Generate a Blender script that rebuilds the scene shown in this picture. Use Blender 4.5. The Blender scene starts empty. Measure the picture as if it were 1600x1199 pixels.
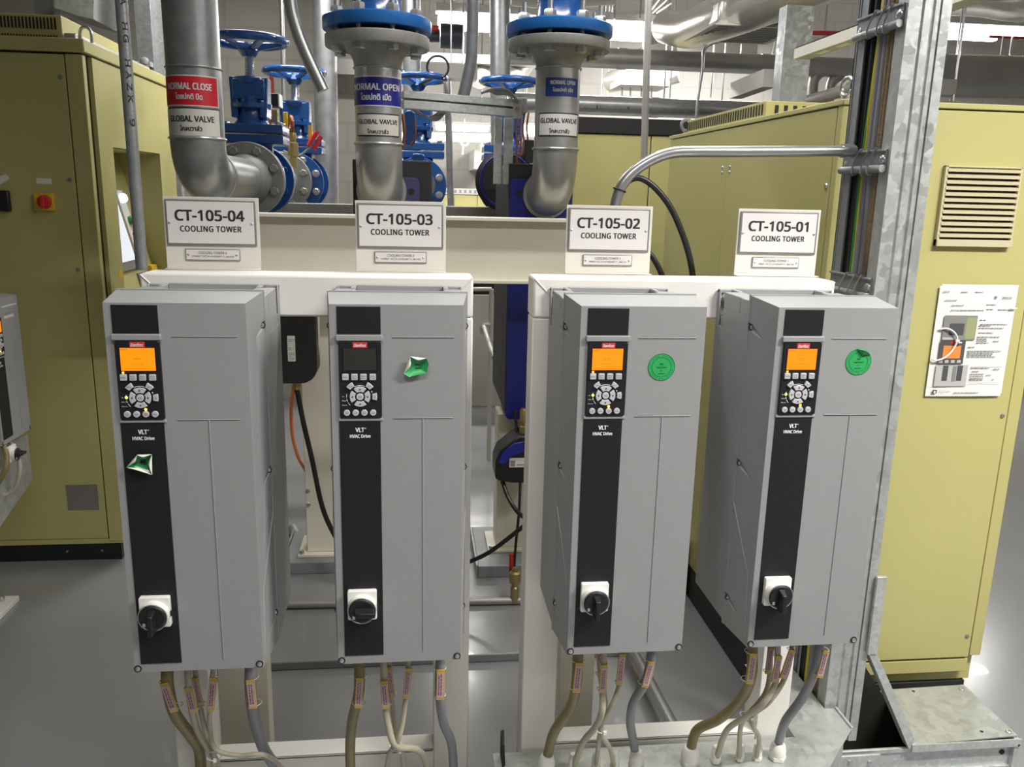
import bpy, bmesh, math, random
from mathutils import Vector, Matrix
random.seed(7)
R = math.radians
C = bpy.context.scene.collection
S = bpy.context.scene

# ------------------------------------------------------------------ camera
FPX, PITCH, YAW, ROLL, EYE = 1300.0, .2256, .1169, .0230, 1.55
fw = Vector((math.sin(YAW)*math.cos(PITCH), math.cos(YAW)*math.cos(PITCH), -math.sin(PITCH)))
r0 = Vector((math.cos(YAW), -math.sin(YAW), 0)); u0 = r0.cross(fw)
rt = r0*math.cos(ROLL) + u0*math.sin(ROLL); up = rt.cross(fw)
cam = bpy.data.objects.new('camera', bpy.data.cameras.new('camera')); C.objects.link(cam)
cam.matrix_world = Matrix(((rt.x, up.x, -fw.x, 0), (rt.y, up.y, -fw.y, 0), (rt.z, up.z, -fw.z, EYE), (0, 0, 0, 1)))
cam.data.sensor_width = 36; cam.data.lens = FPX/1600*36; cam.data.clip_start = .02
S.camera = cam
S.view_settings.view_transform = 'Standard'; S.view_settings.look = 'None'
S.view_settings.gamma = 1; S.view_settings.use_curve_mapping = False
S.view_settings.exposure = 0.5

# ------------------------------------------------------------------ light
w = bpy.data.worlds.new('world'); S.world = w; w.use_nodes = True
w.node_tree.nodes['Background'].inputs[0].default_value = (.9, .92, 1, 1)
w.node_tree.nodes['Background'].inputs[1].default_value = .05
def area(name, loc, size, power, col=(1, .975, .93), rot=(0, 0, 0)):
    l = bpy.data.lights.new(name, 'AREA'); l.shape = 'RECTANGLE'; l.size, l.size_y = size; l.energy = power; l.color = col
    o = bpy.data.objects.new(name, l); C.objects.link(o); o.location = loc; o.rotation_euler = rot; return o
# the lamps of the hall, first the unseen ones, some added only as fill (the fittings themselves are built below)
FIX = [((1.95, .45, 3.0), 0, 80, 155), ((1.0, -1.5, 3.0), 0, 13, 150), ((3.4, 1.0, 3.0), 90, 24, 180), ((-.5, 4.6, 3.1), 0, 34, 180), ((1.3, 4.0, 3.2), 0, 20, 180), ((.5, 2.25, 3.05), 0, 17, 180), ((.0, .35, 2.9), 0, 13, 130)]
for i, (p, rz, e, sp) in enumerate(FIX):
    area('unseen_light', (p[0], p[1], p[2]-.075), (1.2, .12), e, rot=(0, 0, R(rz))).data.spread = R(sp)
for p, e in (((.45, 7.0, 2.75), 40), ((1.8, 7.0, 2.75), 50), ((4.8, 6.6, 2.8), 40), ((.4, 8.6, 2.15), 16), ((3.0, 8.6, 3.4), 60), ((-1.2, 8.2, 3.4), 30)):
    area('hall_light', p, (1.2, .12), e)

# ------------------------------------------------------------------ photo-plane helpers (metres from pixels at a known distance)
def ray(x, y): return fw + rt*((x-800)/FPX) + up*((599.5-y)/FPX)
def at(x, y, Y): d = ray(x, y); return Vector((d.x*Y/d.y, Y, EYE + d.z*Y/d.y))
def atz(x, y, Z): d = ray(x, y); k = (Z-EYE)/d.z; return Vector((d.x*k, d.y*k, Z))
def atx(x, y, X): d = ray(x, y); k = X/d.x; return Vector((X, d.y*k, EYE + d.z*k))
def mpp(x, y, Y): return (Y/ray(x, y).y)/FPX

# ------------------------------------------------------------------ materials
def mat(name, col, rough=.5, metal=0, emit=0, noise=0, nscale=8, bump=0, bscale=200, spec=.5, alpha=1, trans=0, coat=0, galv=0, ecol=None):
    m = bpy.data.materials.new(name); m.use_nodes = True; nt = m.node_tree; b = nt.nodes['Principled BSDF']
    b.inputs['Base Color'].default_value = (*col, 1); b.inputs['Roughness'].default_value = rough; b.inputs['Metallic'].default_value = metal
    b.inputs['Specular IOR Level'].default_value = spec; b.inputs['Alpha'].default_value = alpha; b.inputs['Transmission Weight'].default_value = trans
    b.inputs['Coat Weight'].default_value = coat
    if emit: b.inputs['Emission Color'].default_value = (*(ecol or col), 1); b.inputs['Emission Strength'].default_value = emit
    tc = nt.nodes.new('ShaderNodeTexCoord')
    def ramp(fac, lo, hi):
        mx = nt.nodes.new('ShaderNodeMix'); mx.data_type = 'RGBA'
        mx.inputs[6].default_value = (*[c*lo for c in col], 1); mx.inputs[7].default_value = (*[min(1, c*hi) for c in col], 1)
        nt.links.new(fac, mx.inputs[0]); nt.links.new(mx.outputs[2], b.inputs['Base Color'])
    if galv:
        v = nt.nodes.new('ShaderNodeTexVoronoi'); v.inputs['Scale'].default_value = galv; 
        n0 = nt.nodes.new('ShaderNodeTexNoise'); n0.inputs['Scale'].default_value = galv*1.3; nt.links.new(tc.outputs['Object'], n0.inputs['Vector'])
        va = nt.nodes.new('ShaderNodeVectorMath'); va.operation = 'MULTIPLY_ADD'; va.inputs[1].default_value = (1.1/galv,)*3; nt.links.new(n0.outputs['Color'], va.inputs[0]); nt.links.new(tc.outputs['Object'], va.inputs[2])
        nt.links.new(va.outputs[0], v.inputs['Vector'])
        n2 = nt.nodes.new('ShaderNodeTexNoise'); n2.inputs['Scale'].default_value = galv*.5; n2.inputs['Distortion'].default_value = 2
        nt.links.new(tc.outputs['Object'], n2.inputs['Vector'])
        sx = nt.nodes.new('ShaderNodeSeparateColor'); nt.links.new(v.outputs['Color'], sx.inputs[0])
        ad = nt.nodes.new('ShaderNodeMath'); ad.operation = 'MULTIPLY_ADD'; ad.inputs[1].default_value = .5
        sb = nt.nodes.new('ShaderNodeMath'); sb.operation = 'MULTIPLY'; sb.inputs[1].default_value = .6
        nt.links.new(n2.outputs['Fac'], sb.inputs[0]); nt.links.new(sx.outputs[0], ad.inputs[0]); nt.links.new(sb.outputs[0], ad.inputs[2])
        ramp(ad.outputs[0], 1-noise, 1+noise)
        mr = nt.nodes.new('ShaderNodeMapRange'); mr.inputs[3].default_value = rough-.12; mr.inputs[4].default_value = rough+.12
        nt.links.new(sx.outputs[1], mr.inputs[0]); nt.links.new(mr.outputs[0], b.inputs['Roughness'])
    elif noise:
        n = nt.nodes.new('ShaderNodeTexNoise'); n.inputs['Scale'].default_value = nscale; n.inputs['Detail'].default_value = 5
        nt.links.new(tc.outputs['Object'], n.inputs['Vector']); ramp(n.outputs['Fac'], 1-noise, 1+noise)
    if bump:
        n = nt.nodes.new('ShaderNodeTexNoise'); n.inputs['Scale'].default_value = bscale; n.inputs['Detail'].default_value = 3
        nt.links.new(tc.outputs['Object'], n.inputs['Vector'])
        bp = nt.nodes.new('ShaderNodeBump'); bp.inputs['Strength'].default_value = bump; bp.inputs['Distance'].default_value = .002
        nt.links.new(n.outputs['Fac'], bp.inputs['Height']); nt.links.new(bp.outputs['Normal'], b.inputs['Normal'])
    return m

M = dict(
 drive=mat('drive grey paint', (.29, .295, .30), .42, noise=.03, nscale=30, bump=.25, bscale=900),
 casting=mat('cast drive housing', (.30, .305, .315), .45, noise=.08, nscale=9, bump=.2, bscale=500),
 panel=mat('charcoal panel', (.011, .012, .0145), .5, bump=.1, bscale=900, spec=.35),
 lcp=mat('display frame plastic', (.012, .0115, .015), .42, spec=.4),
 key=mat('pale key plastic', (.52, .51, .55), .4),
 ink=mat('dark ink', (.02, .02, .022), .6),
 inkgrey=mat('grey ink', (.16, .15, .15), .6),
 whiteink=mat('white ink', (.85, .85, .85), .5),
 lcdon=mat('orange backlit display', (.25, .06, .004), .4, emit=1.0, ecol=(1, .21, .0)),
 lcdink=mat('display segments', (.35, .10, .0), .5, emit=.35, ecol=(1, .16, 0)),
 lcdoff=mat('dark display', (.028, .028, .026), .18),
 lcdfr=mat('display edge', (.006, .006, .008), .3),
 ledg=mat('green led', (.2, .8, .1), .4, emit=5, ecol=(.45, 1, .05)),
 ledo=mat('orange led', (.9, .4, .05), .4, emit=5, ecol=(1, .36, .02)),
 red=mat('red enamel', (.62, .03, .035), .4),
 white=mat('white plastic', (.80, .79, .74), .35),
 black=mat('black plastic', (.012, .012, .013), .38),
 blackmat=mat('black rubber', (.014, .014, .015), .6),
 bolt=mat('zinc bolt', (.55, .56, .57), .32, metal=.85),
 cream=mat('cream steel paint', (.76, .725, .61), .42, noise=.05, nscale=6, bump=.1, bscale=150),
 offwhite=mat('off white frame paint', (.80, .775, .73), .45, noise=.06, nscale=7, bump=.12, bscale=120),
 sign=mat('white sign steel', (.70, .68, .62), .45),
 plate=mat('engraved white plate', (.70, .68, .67), .35),
 edge=mat('bevelled plate edge', (.25, .235, .23), .35, metal=.3),
 olive=mat('lime yellow cabinet paint', (.475, .437, .172), .5, noise=.03, nscale=4, bump=.15, bscale=600),
 oliveD=mat('lime yellow panel', (.475, .44, .174), .5, noise=.03, nscale=5, bump=.15, bscale=600),
 seam=mat('gasket black', (.015, .014, .01), .7),
 plinth=mat('black plinth paint', (.012, .012, .014), .5),
 grille=mat('beige louvre', (.56, .50, .32), .5),
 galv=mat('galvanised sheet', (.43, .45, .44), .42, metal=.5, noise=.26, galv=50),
 galvl=mat('bright galvanised lid', (.41, .425, .40), .42, metal=.5, noise=.24, galv=40),
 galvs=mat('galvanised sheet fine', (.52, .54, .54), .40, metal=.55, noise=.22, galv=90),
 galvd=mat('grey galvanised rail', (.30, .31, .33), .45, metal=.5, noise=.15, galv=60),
 pipe=mat('galvanised pipe', (.33, .34, .35), .36, metal=.6, noise=.45, nscale=14, bump=.25, bscale=40),
 pipes=mat('silver painted pipe', (.40, .40, .40), .33, metal=.55, noise=.22, nscale=14, bump=.3, bscale=60),
 conduitd=mat('dull galvanised conduit', (.24, .25, .26), .4, metal=.45, noise=.35, nscale=40, bump=.3, bscale=150),
 motor=mat('dark blue grey motor paint', (.03, .035, .06), .4),
 conduit=mat('steel conduit', (.50, .51, .52), .28, metal=.85),
 fardull=mat('dull steel pipe', (.36, .35, .33), .45, metal=.5, noise=.2, nscale=5),
 flange=mat('cast grey flange', (.30, .30, .285), .5, metal=.3, noise=.2, nscale=25, bump=.4, bscale=120),
 blue=mat('blue valve enamel', (.012, .075, .27), .25, coat=.4, bump=.25, bscale=60),
 bluel=mat('light blue enamel', (.015, .13, .42), .32, bump=.2, bscale=60),
 bluep=mat('blue plate', (.010, .016, .22), .4),
 bluegrey=mat('slate blue plate', (.05, .05, .14), .45),
 rub=mat('black insulation', (.022, .022, .025), .6, noise=.3, nscale=12, bump=.5, bscale=25),
 foil=mat('foil insulation', (.72, .70, .66), .28, metal=.8, noise=.12, nscale=12, bump=1.0, bscale=14),
 duct=mat('pale duct', (.55, .54, .50), .5, metal=.25, noise=.08, nscale=4),
 lamp=mat('lamp body', (.7, .7, .68), .4),
 tube=mat('fluorescent tube', (1, 1, 1), .4, emit=9, ecol=(1, .98, .94)),
 screenw=mat('lit touch screen', (.8, .85, .95), .3, emit=.30, ecol=(.85, .9, 1)),
 bluelamp=mat('blue white indicator', (.8, .85, 1), .3, emit=2, ecol=(.55, .62, 1)),
 green=mat('green sticker', (.03, .36, .10), .35),
 greend=mat('green sticker foil', (.018, .22, .055), .25),
 greenink=mat('dark green ink', (.005, .09, .025), .5),
 paperw=mat('paper', (.76, .755, .73), .7), 
 papr=mat('printed photo grey', (.22, .22, .21), .7), paprd=mat('printed photo dark', (.07, .07, .075), .7), paprl=mat('printed photo light', (.45, .45, .43), .7),
 papgr=mat('printed photo green', (.30, .32, .16), .7), papo=mat('printed orange', (.72, .24, .05), .7),
 yellow=mat('yellow plastic', (.75, .50, .02), .35), yellowt=mat('clear yellow tag sleeve', (.60, .42, .05), .25),
 pink=mat('pink tag label', (.62, .42, .42), .5), pinkink=mat('purple tag print', (.20, .10, .18), .6),
 braid=mat('olive armoured cable', (.21, .17, .065), .38, noise=.2, nscale=60, bump=.3, bscale=700),
 beige=mat('beige cable', (.42, .38, .29), .42), greyc=mat('grey cable', (.23, .23, .26), .45),
 brownc=mat('brown braided cable', (.20, .145, .075), .4, noise=.6, nscale=160, bump=1, bscale=300),
 gyel=mat('earth cable yellow', (.72, .55, .03), .4), ggrn=mat('earth cable green', (.03, .26, .05), .4),
 copper=mat('copper tube', (.30, .11, .06), .35, metal=.7), brass=mat('brass fitting', (.42, .32, .14), .35, metal=.7),
 orange=mat('orange cable', (.9, .21, .04), .4),
 navy=mat('pipe label navy', (.012, .012, .22), .4), navy2=mat('pipe label blue', (.02, .05, .24), .4), redl=mat('pipe label red', (.56, .012, .03), .4),
 greyl=mat('pipe label pale', (.66, .66, .60), .4), pinkl=mat('pipe label cream', (.62, .58, .53), .4), whitel=mat('pipe label white', (.68, .67, .67), .4),
 redp=mat('red pipe paint', (.36, .02, .02), .4), plinthg=mat('grey plinth paint', (.23, .24, .255), .4, noise=.1, nscale=6),
)
# earth cable: two lengthwise colours
def stripe_mat():
    m = bpy.data.materials.new('earth cable stripes'); m.use_nodes = True; nt = m.node_tree; b = nt.nodes['Principled BSDF']
    tc = nt.nodes.new('ShaderNodeTexCoord'); w_ = nt.nodes.new('ShaderNodeTexWave'); w_.bands_direction = 'Y'; w_.inputs['Scale'].default_value = 16
    w_.inputs['Phase Offset'].default_value = 2.2; w_.inputs['Distortion'].default_value = .6
    cr = nt.nodes.new('ShaderNodeValToRGB'); cr.color_ramp.interpolation = 'CONSTANT'
    cr.color_ramp.elements[0].color = (.70, .52, .02, 1); cr.color_ramp.elements[1].color = (.02, .22, .04, 1); cr.color_ramp.elements[1].position = .58
    nt.links.new(tc.outputs['Object'], w_.inputs['Vector']); nt.links.new(w_.outputs['Fac'], cr.inputs[0]); nt.links.new(cr.outputs[0], b.inputs['Base Color'])
    b.inputs['Roughness'].default_value = .4
    return m
M['earth'] = stripe_mat()
def brick_mat(name, c1, c2, mort, sx):
    m = bpy.data.materials.new(name); m.use_nodes = True; nt = m.node_tree; b = nt.nodes['Principled BSDF']
    tc = nt.nodes.new('ShaderNodeTexCoord'); mp = nt.nodes.new('ShaderNodeMapping'); mp.inputs['Rotation'].default_value = (R(90), 0, 0)
    br = nt.nodes.new('ShaderNodeTexBrick'); br.inputs['Color1'].default_value = (*c1, 1); br.inputs['Color2'].default_value = (*c2, 1); br.inputs['Mortar'].default_value = (*mort, 1)
    br.inputs['Scale'].default_value = sx; br.inputs['Mortar Size'].default_value = .012; br.inputs['Brick Width'].default_value = .4; br.inputs['Row Height'].default_value = .2
    nt.links.new(tc.outputs['Object'], mp.inputs['Vector']); nt.links.new(mp.outputs[0], br.inputs['Vector']); nt.links.new(br.outputs['Color'], b.inputs['Base Color'])
    b.inputs['Roughness'].default_value = .7
    return m
M['block'] = brick_mat('painted block wall', (.70, .68, .64), (.68, .66, .62), (.63, .61, .575), 1.0)
M['blockd'] = brick_mat('grey block wall', (.40, .385, .34), (.39, .375, .333), (.35, .34, .305), 1.0)
M['floor'] = mat('grey epoxy floor', (.24, .243, .25), .20, noise=.10, nscale=2.5, bump=.20, bscale=9, coat=.2)
M['ceil'] = mat('ceiling paint', (.55, .53, .5), .8, noise=.05, nscale=2)

# ------------------------------------------------------------------ building kit
ROOTS = {}
class MB:
    def __init__(s): s.b = bmesh.new()
    def quad(s, a, b, c, d): s.b.faces.new([s.b.verts.new(p) for p in (a, b, c, d)]); return s
    def poly(s, pts): s.b.faces.new([s.b.verts.new(p) for p in pts]); return s
    def hexa(s, P):   # 8 points: bottom 4 (ccw), top 4
        v = [s.b.verts.new(p) for p in P]
        for f in ((3, 2, 1, 0), (4, 5, 6, 7), (0, 1, 5, 4), (1, 2, 6, 5), (2, 3, 7, 6), (3, 0, 4, 7)): s.b.faces.new([v[i] for i in f])
        return s
    def box(s, x0, y0, z0, x1, y1, z1):
        x0, x1 = sorted((x0, x1)); y0, y1 = sorted((y0, y1)); z0, z1 = sorted((z0, z1))
        return s.hexa([(x0, y0, z0), (x1, y0, z0), (x1, y1, z0), (x0, y1, z0), (x0, y0, z1), (x1, y0, z1), (x1, y1, z1), (x0, y1, z1)])
    def prism(s, pts, d):   # polygon pts (3d) extruded by vector d
        d = Vector(d); a = [s.b.verts.new(p) for p in pts]; b = [s.b.verts.new(Vector(p)+d) for p in pts]; n = len(a)
        s.b.faces.new(a[::-1]); s.b.faces.new(b)
        for i in range(n): s.b.faces.new((a[i], a[(i+1) % n], b[(i+1) % n], b[i]))
        return s
    def rev(s, c, ax, prof, seg=32, caps=True):   # prof: (distance along axis, radius)
        c = Vector(c); ax = Vector(ax).normalized(); e1 = ax.orthogonal().normalized(); e2 = ax.cross(e1); rings = []
        for h, r in prof:
            rings.append([s.b.verts.new(c+ax*h+(e1*math.cos(2*math.pi*i/seg)+e2*math.sin(2*math.pi*i/seg))*max(r, 1e-5)) for i in range(seg)])
        for A, B_ in zip(rings, rings[1:]):
            for i in range(seg): s.b.faces.new((A[i], A[(i+1) % seg], B_[(i+1) % seg], B_[i]))
        if caps: s.b.faces.new(rings[0][::-1]); s.b.faces.new(rings[-1])
        return s
    def cyl(s, p0, p1, r, r1=None, seg=24):
        p0 = Vector(p0); p1 = Vector(p1); return s.rev(p0, p1-p0, [(0, r), ((p1-p0).length, r if r1 is None else r1)], seg)
    def hexbolt(s, c, ax, r, h): return s.rev(c, ax, [(0, r), (h*.85, r), (h, r*.85)], 6)
    def torus(s, c, ax, Rr, r, seg=40, ms=10, fl=1.0):
        c = Vector(c); ax = Vector(ax).normalized(); e1 = ax.orthogonal().normalized(); e2 = ax.cross(e1); rings = []
        for i in range(seg):
            t = 2*math.pi*i/seg; d = e1*math.cos(t)+e2*math.sin(t)
            rings.append([s.b.verts.new(c+d*(Rr+r*math.cos(2*math.pi*j/ms))+ax*(r*fl*math.sin(2*math.pi*j/ms))) for j in range(ms)])
        for i in range(seg):
            A, B_ = rings[i], rings[(i+1) % seg]
            for j in range(ms): s.b.faces.new((A[j], B_[j], B_[(j+1) % ms], A[(j+1) % ms]))
        return s
    def tube(s, pts, r, seg=14, smooth=True, n=8):
        P = [Vector(p) for p in pts]
        if smooth and len(P) > 2:
            Q = []
            for i in range(len(P)-1):
                a = P[max(i-1, 0)]; b = P[i]; c = P[i+1]; d = P[min(i+2, len(P)-1)]
                for k in range(n):
                    t = k/n; Q.append(.5*((2*b)+(c-a)*t+(2*a-5*b+4*c-d)*t*t+(3*b-3*c+d-a)*t**3))
            P = Q+[P[-1]]
        nrm = None; rings = []
        for i, p in enumerate(P):
            t = (P[min(i+1, len(P)-1)]-P[max(i-1, 0)]).normalized()
            nrm = t.orthogonal().normalized() if nrm is None else (nrm-t*nrm.dot(t)).normalized()
            e2 = t.cross(nrm); rr = r(i/(len(P)-1)) if callable(r) else r
            rings.append([s.b.verts.new(p+(nrm*math.cos(2*math.pi*j/seg)+e2*math.sin(2*math.pi*j/seg))*rr) for j in range(seg)])
        for A, B_ in zip(rings, rings[1:]):
            for j in range(seg): s.b.faces.new((A[j], A[(j+1) % seg], B_[(j+1) % seg], B_[j]))
        s.b.faces.new(rings[0][::-1]); s.b.faces.new(rings[-1]); return s
    def rrect(s, x0, z0, x1, z1, r, ya, yb, seg=5, axis='y'):   # rounded rectangle slab in the XZ plane
        pts = []
        for cx, cz, a0 in ((x1-r, z1-r, 0), (x0+r, z1-r, 90), (x0+r, z0+r, 180), (x1-r, z0+r, 270)):
            for k in range(seg+1): a = R(a0+90*k/seg); pts.append((cx+r*math.cos(a), cz+r*math.sin(a)))
        return s.prism([(x, ya, z) for x, z in pts][::-1], (0, yb-ya, 0))
    def text(s, t, wd, ht, mp, bold=0., shear=0., track=1.):
        q = Vector(mp(0, 0)); nn = (Vector(mp(.001, 0))-q).cross(Vector(mp(0, .001))-q).normalized()
        for k, f in text_faces(t, wd, ht, bold, shear, track):
            vs = [s.b.verts.new(Vector(mp(x, y))+nn*(k*.00004)) for x, y in f]
            try: s.b.faces.new(vs)
            except ValueError: pass
        return s
    def build(s, name, m, parent=None, bevel=0., seg=2, smooth=True, local=False, ang=35):
        b = s.b; bmesh.ops.recalc_face_normals(b, faces=b.faces) if not getattr(s, 'keepn', False) else None
        me = bpy.data.meshes.new(name); o = bpy.data.objects.new(name, me); C.objects.link(o)
        if parent is not None:
            root = ROOTS[parent.name]; ROOTS[o.name] = root; o.parent = parent
            if not local:
                inv = root.inverted(); [setattr(v, 'co', inv @ v.co) for v in b.verts]
        else:
            xs = [v.co for v in b.verts]; lo = Vector([min(p[i] for p in xs) for i in range(3)]); hi = Vector([max(p[i] for p in xs) for i in range(3)])
            c = Vector(((lo.x+hi.x)/2, (lo.y+hi.y)/2, lo.z)); 
            for v in b.verts: v.co -= c
            o.location = c; ROOTS[o.name] = Matrix.Translation(c)
        b.to_mesh(me); b.free(); me.materials.append(M[m] if isinstance(m, str) else m)
        if smooth:
            me.polygons.foreach_set('use_smooth', [True]*len(me.polygons)); me.set_sharp_from_angle(angle=R(ang))
        if bevel:
            md = o.modifiers.new('bevel', 'BEVEL'); md.width = bevel; md.segments = seg; md.limit_method = 'ANGLE'; md.angle_limit = R(40); md.harden_normals = False
        return o
def carve(o, cutters):   # cut pockets out of a part, keeping one plain mesh
    me = bpy.data.meshes.new('tmp'); cutters.b.normal_update(); bmesh.ops.recalc_face_normals(cutters.b, faces=cutters.b.faces); cutters.b.to_mesh(me); c = bpy.data.objects.new('tmp', me); C.objects.link(c)
    md = o.modifiers.new('cut', 'BOOLEAN'); md.object = c; md.operation = 'DIFFERENCE'; md.solver = 'EXACT'; md.use_self = True
    c.parent = o.parent
    dg = bpy.context.evaluated_depsgraph_get(); dg.update(); new = bpy.data.meshes.new_from_object(o.evaluated_get(dg)); o.modifiers.remove(md)
    old = o.data; o.data = new; bpy.data.meshes.remove(old); bpy.data.objects.remove(c); bpy.data.meshes.remove(me)
TC = {}
try: FONT = bpy.data.fonts.load(bpy.utils.resource_path('LOCAL') + '/datafiles/fonts/NotoSansHebrew-Regular.woff2')   # typeface that ships with Blender
except Exception: FONT = None
def text_faces(t, wd, ht, bold, shear, track):
    key = (t, bold, shear, track)
    if key not in TC:
        cu = bpy.data.curves.new('tmp', 'FONT'); cu.body = t; cu.size = 1; cu.shear = shear; cu.space_character = track; cu.resolution_u = 3
        if FONT and t.isascii(): cu.font = FONT
        o = bpy.data.objects.new('tmp', cu); C.objects.link(o); dg = bpy.context.evaluated_depsgraph_get(); dg.update()
        me = bpy.data.meshes.new_from_object(o.evaluated_get(dg)); V = [v.co for v in me.vertices]
        if V:
            x0 = min(v.x for v in V); x1 = max(v.x for v in V); y0 = min(v.y for v in V); y1 = max(v.y for v in V)
            TC[key] = [[((V[i].x-x0)/(x1-x0)-.5, (V[i].y-y0)/(y1-y0)-.5, x1-x0, y1-y0) for i in p.vertices] for p in me.polygons]
        else: TC[key] = []
        bpy.data.objects.remove(o); bpy.data.curves.remove(cu); bpy.data.meshes.remove(me)
    out = []
    for f in TC[key]:
        ww = wd if wd else ht*f[0][2]/f[0][3]; hh = ht if ht else wd*f[0][3]/f[0][2]
        sh = [(0, 0)] if not bold else [(bold*a*hh, bold*c*hh) for a, c in ((-1, -.6), (-1, .6), (1, -.6), (1, .6), (-.35, 0), (.35, 0), (-1, 0), (1, 0))]
        for k, (a, c) in enumerate(sh): out.append((k, [(x*ww*(1-(2*bold*hh/ww))+a, y*hh*(1-1.2*bold)+c) for x, y, _, _ in f]))
    return out
def tag(o, label, cat, group=None, kind=None):
    o['label'] = label; o['category'] = cat
    if group: o['group'] = group
    if kind: o['kind'] = kind
    return o
def thing(name, label, cat, loc, rotz=0, group=None):
    o = bpy.data.objects.new(name, None); C.objects.link(o); o.location = loc; o.rotation_euler = (0, 0, rotz); o.empty_display_size = .05
    ROOTS[o.name] = Matrix.Translation(loc) @ Matrix.Rotation(rotz, 4, 'Z'); return tag(o, label, cat, group)
def struct(name, mb, m, label=None, cat=None, **k):
    o = mb.build(name, m, None, **k); o['kind'] = 'structure'
    return tag(o, label or name.replace('_', ' '), cat or name.split('_')[0])
def face(cx, y, cz):   # maps text u,v onto a plane facing the camera side (-Y)
    return lambda u, v: (cx+u, y, cz+v)

# ------------------------------------------------------------------ the hall
struct('floor', MB().box(-6, -4, -.1, 9, 10.2, 0), 'floor', 'grey glossy epoxy floor of the plant room', 'floor')
struct('ceiling', MB().box(-6, -4, 4.3, 9, 10.2, 4.4), 'ceil', 'pale ceiling high above the pipes', 'ceiling')
struct('wall_back', MB().box(-6, 10, 0, 9, 10.2, 4.3), 'block', 'white block wall at the far end of the hall', 'wall')
struct('wall_left', MB().box(-6.2, -4, 0, -6, 10.2, 4.3), 'block', 'white block wall on the left', 'wall')
struct('wall_right', MB().box(9, -4, 0, 9.2, 10.2, 4.3), 'block', 'white block wall on the right', 'wall')
struct('wall_front', MB().box(-6, -4.2, 0, 9, -4, 4.3), 'block', 'white block wall behind the viewer', 'wall')
struct('wall_middle', MB().box(-5.0, 6.2, 0, -.36, 6.4, 4.3), 'blockd', 'grey block partition wall behind the blue valves', 'wall')
struct('trim_1', MB().box(-.72, 2.52, 0, .70, 4.6, .03), 'floor', 'low raised floor strip behind the drives', 'floor', bevel=.004)

# ------------------------------------------------------------------ mounting frames
FY, FT = 1.6615, 1.384
def frame(xl, xr, label, legs):
    t = thing('mounting_frame', label, 'frame', ((xl+xr)/2, FY+.045, 0), group='white steel frames carrying the drives')
    pw = .078
    MB().box(xl, FY, FT-.082, xr, FY+.085, FT).build('top_rail', 'offwhite', t, bevel=.005)
    for x in (xl, xr-pw): MB().box(x, FY+.001, 0, x+pw, FY+.075, FT-.0825).build('post', 'offwhite', t, bevel=.003)
    b = MB().box(xl+pw, FY+.002, .235, xr-pw, FY+.008, .312).box(xl+pw, FY+.002, .306, xr-pw, FY+.06, .312)
    b.build('bottom_rail', 'offwhite', t, bevel=.002)
    for a, c in legs: MB().box(a, FY+.17, 0, c, FY+.23, FT-.12).build('rear_leg', 'cream', t, bevel=.003)
    # mitre weld beads at the two top corners
    for x, s in ((xl, 1), (xr, -1)): MB().tube([(x+.002*s, FY-.0005, FT-.002), (x+pw*s, FY-.0005, FT-.08)], .0016, 6).build('weld_bead', 'offwhite', t)
    return t
XA, XB = -.5255, .113; XC, XD = .2345, .874
la = at(345, 1140, FY+.17).x; lb = at(421, 1140, FY+.17).x; lc = at(873, 1100, FY+.17).x; ld = at(926, 1100, FY+.17).x
frame(XA, XB, 'white steel mounting frame on the left carrying the CT-105-04 and CT-105-03 drives', [(la, lb)])
frame(XC, XD, 'white steel mounting frame on the right carrying the CT-105-02 and CT-105-01 drives', [(lc, ld)])

# ------------------------------------------------------------------ name signs
SY, SW, SZ0, SZ1 = 1.767, .186, 1.3845, 1.5275
def sign(x, no, tagno, code, label):
    t = thing('name_sign', label, 'sign', (x+SW/2, SY, SZ0), group='cooling tower name signs')
    MB().box(x, SY-.022, SZ0, x+SW, SY, SZ0+.0012).box(x, SY, SZ0, x+SW, SY+.003, SZ1).build('backing_plate', 'sign', t, bevel=.0006)
    cx = x+SW/2-.001; px0, px1, pz0, pz1 = cx-.0885, cx+.0885, SZ1-.0965, SZ1-.005
    f = MB().box(px0, SY-.0035, pz0, px1, SY-.0003, pz1).build('name_plate', 'edge', t, bevel=.002)
    MB().box(px0+.004, SY-.0045, pz0+.0045, px1-.004, SY-.0034, pz1-.004).build('plate_face', 'plate', f, bevel=.0005)
    pc = (pz0+pz1)/2
    MB().text('CT-105-'+no, .136, .0220, face(cx-.0015, SY-.0048, pc+.0145), bold=.045, track=1.02).text('COOLING TOWER', .120, .0118, face(cx-.0005, SY-.0048, pc-.0120), bold=.04, track=1.08).build('lettering', 'ink', f)
    for s in (-1, 1): MB().rev((cx+s*.0805, SY-.0044, pc-.001), (0, -1, 0), [(0, .0028), (.0012, .0026), (.002, .0012)], 12).build('screw', 'bolt', f)
    tx0, tx1, tz0, tz1 = cx-.054, cx+.054, SZ1-.1265, SZ1-.103
    g = MB().box(tx0, SY-.003, tz0, tx1, SY-.0003, tz1).build('asset_plate', 'edge', t, bevel=.001)
    MB().box(tx0+.0018, SY-.0036, tz0+.0022, tx1-.0018, SY-.0029, tz1-.0016).build('plate_face', 'plate', g, bevel=.0003)
    tc = (tz0+tz1)/2
    MB().text(tagno, .056, .0050, face(cx, SY-.0038, tc+.0042), bold=.01).text(code, .082, .0046, face(cx, SY-.0038, tc-.0034), bold=.004).build('lettering', 'inkgrey', g)
    for s in (-1, 1): MB().rev((cx+s*.0475, SY-.0035, tc), (0, -1, 0), [(0, .0026), (.0012, .0024), (.002, .001)], 12).build('screw', 'bolt', g)
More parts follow.
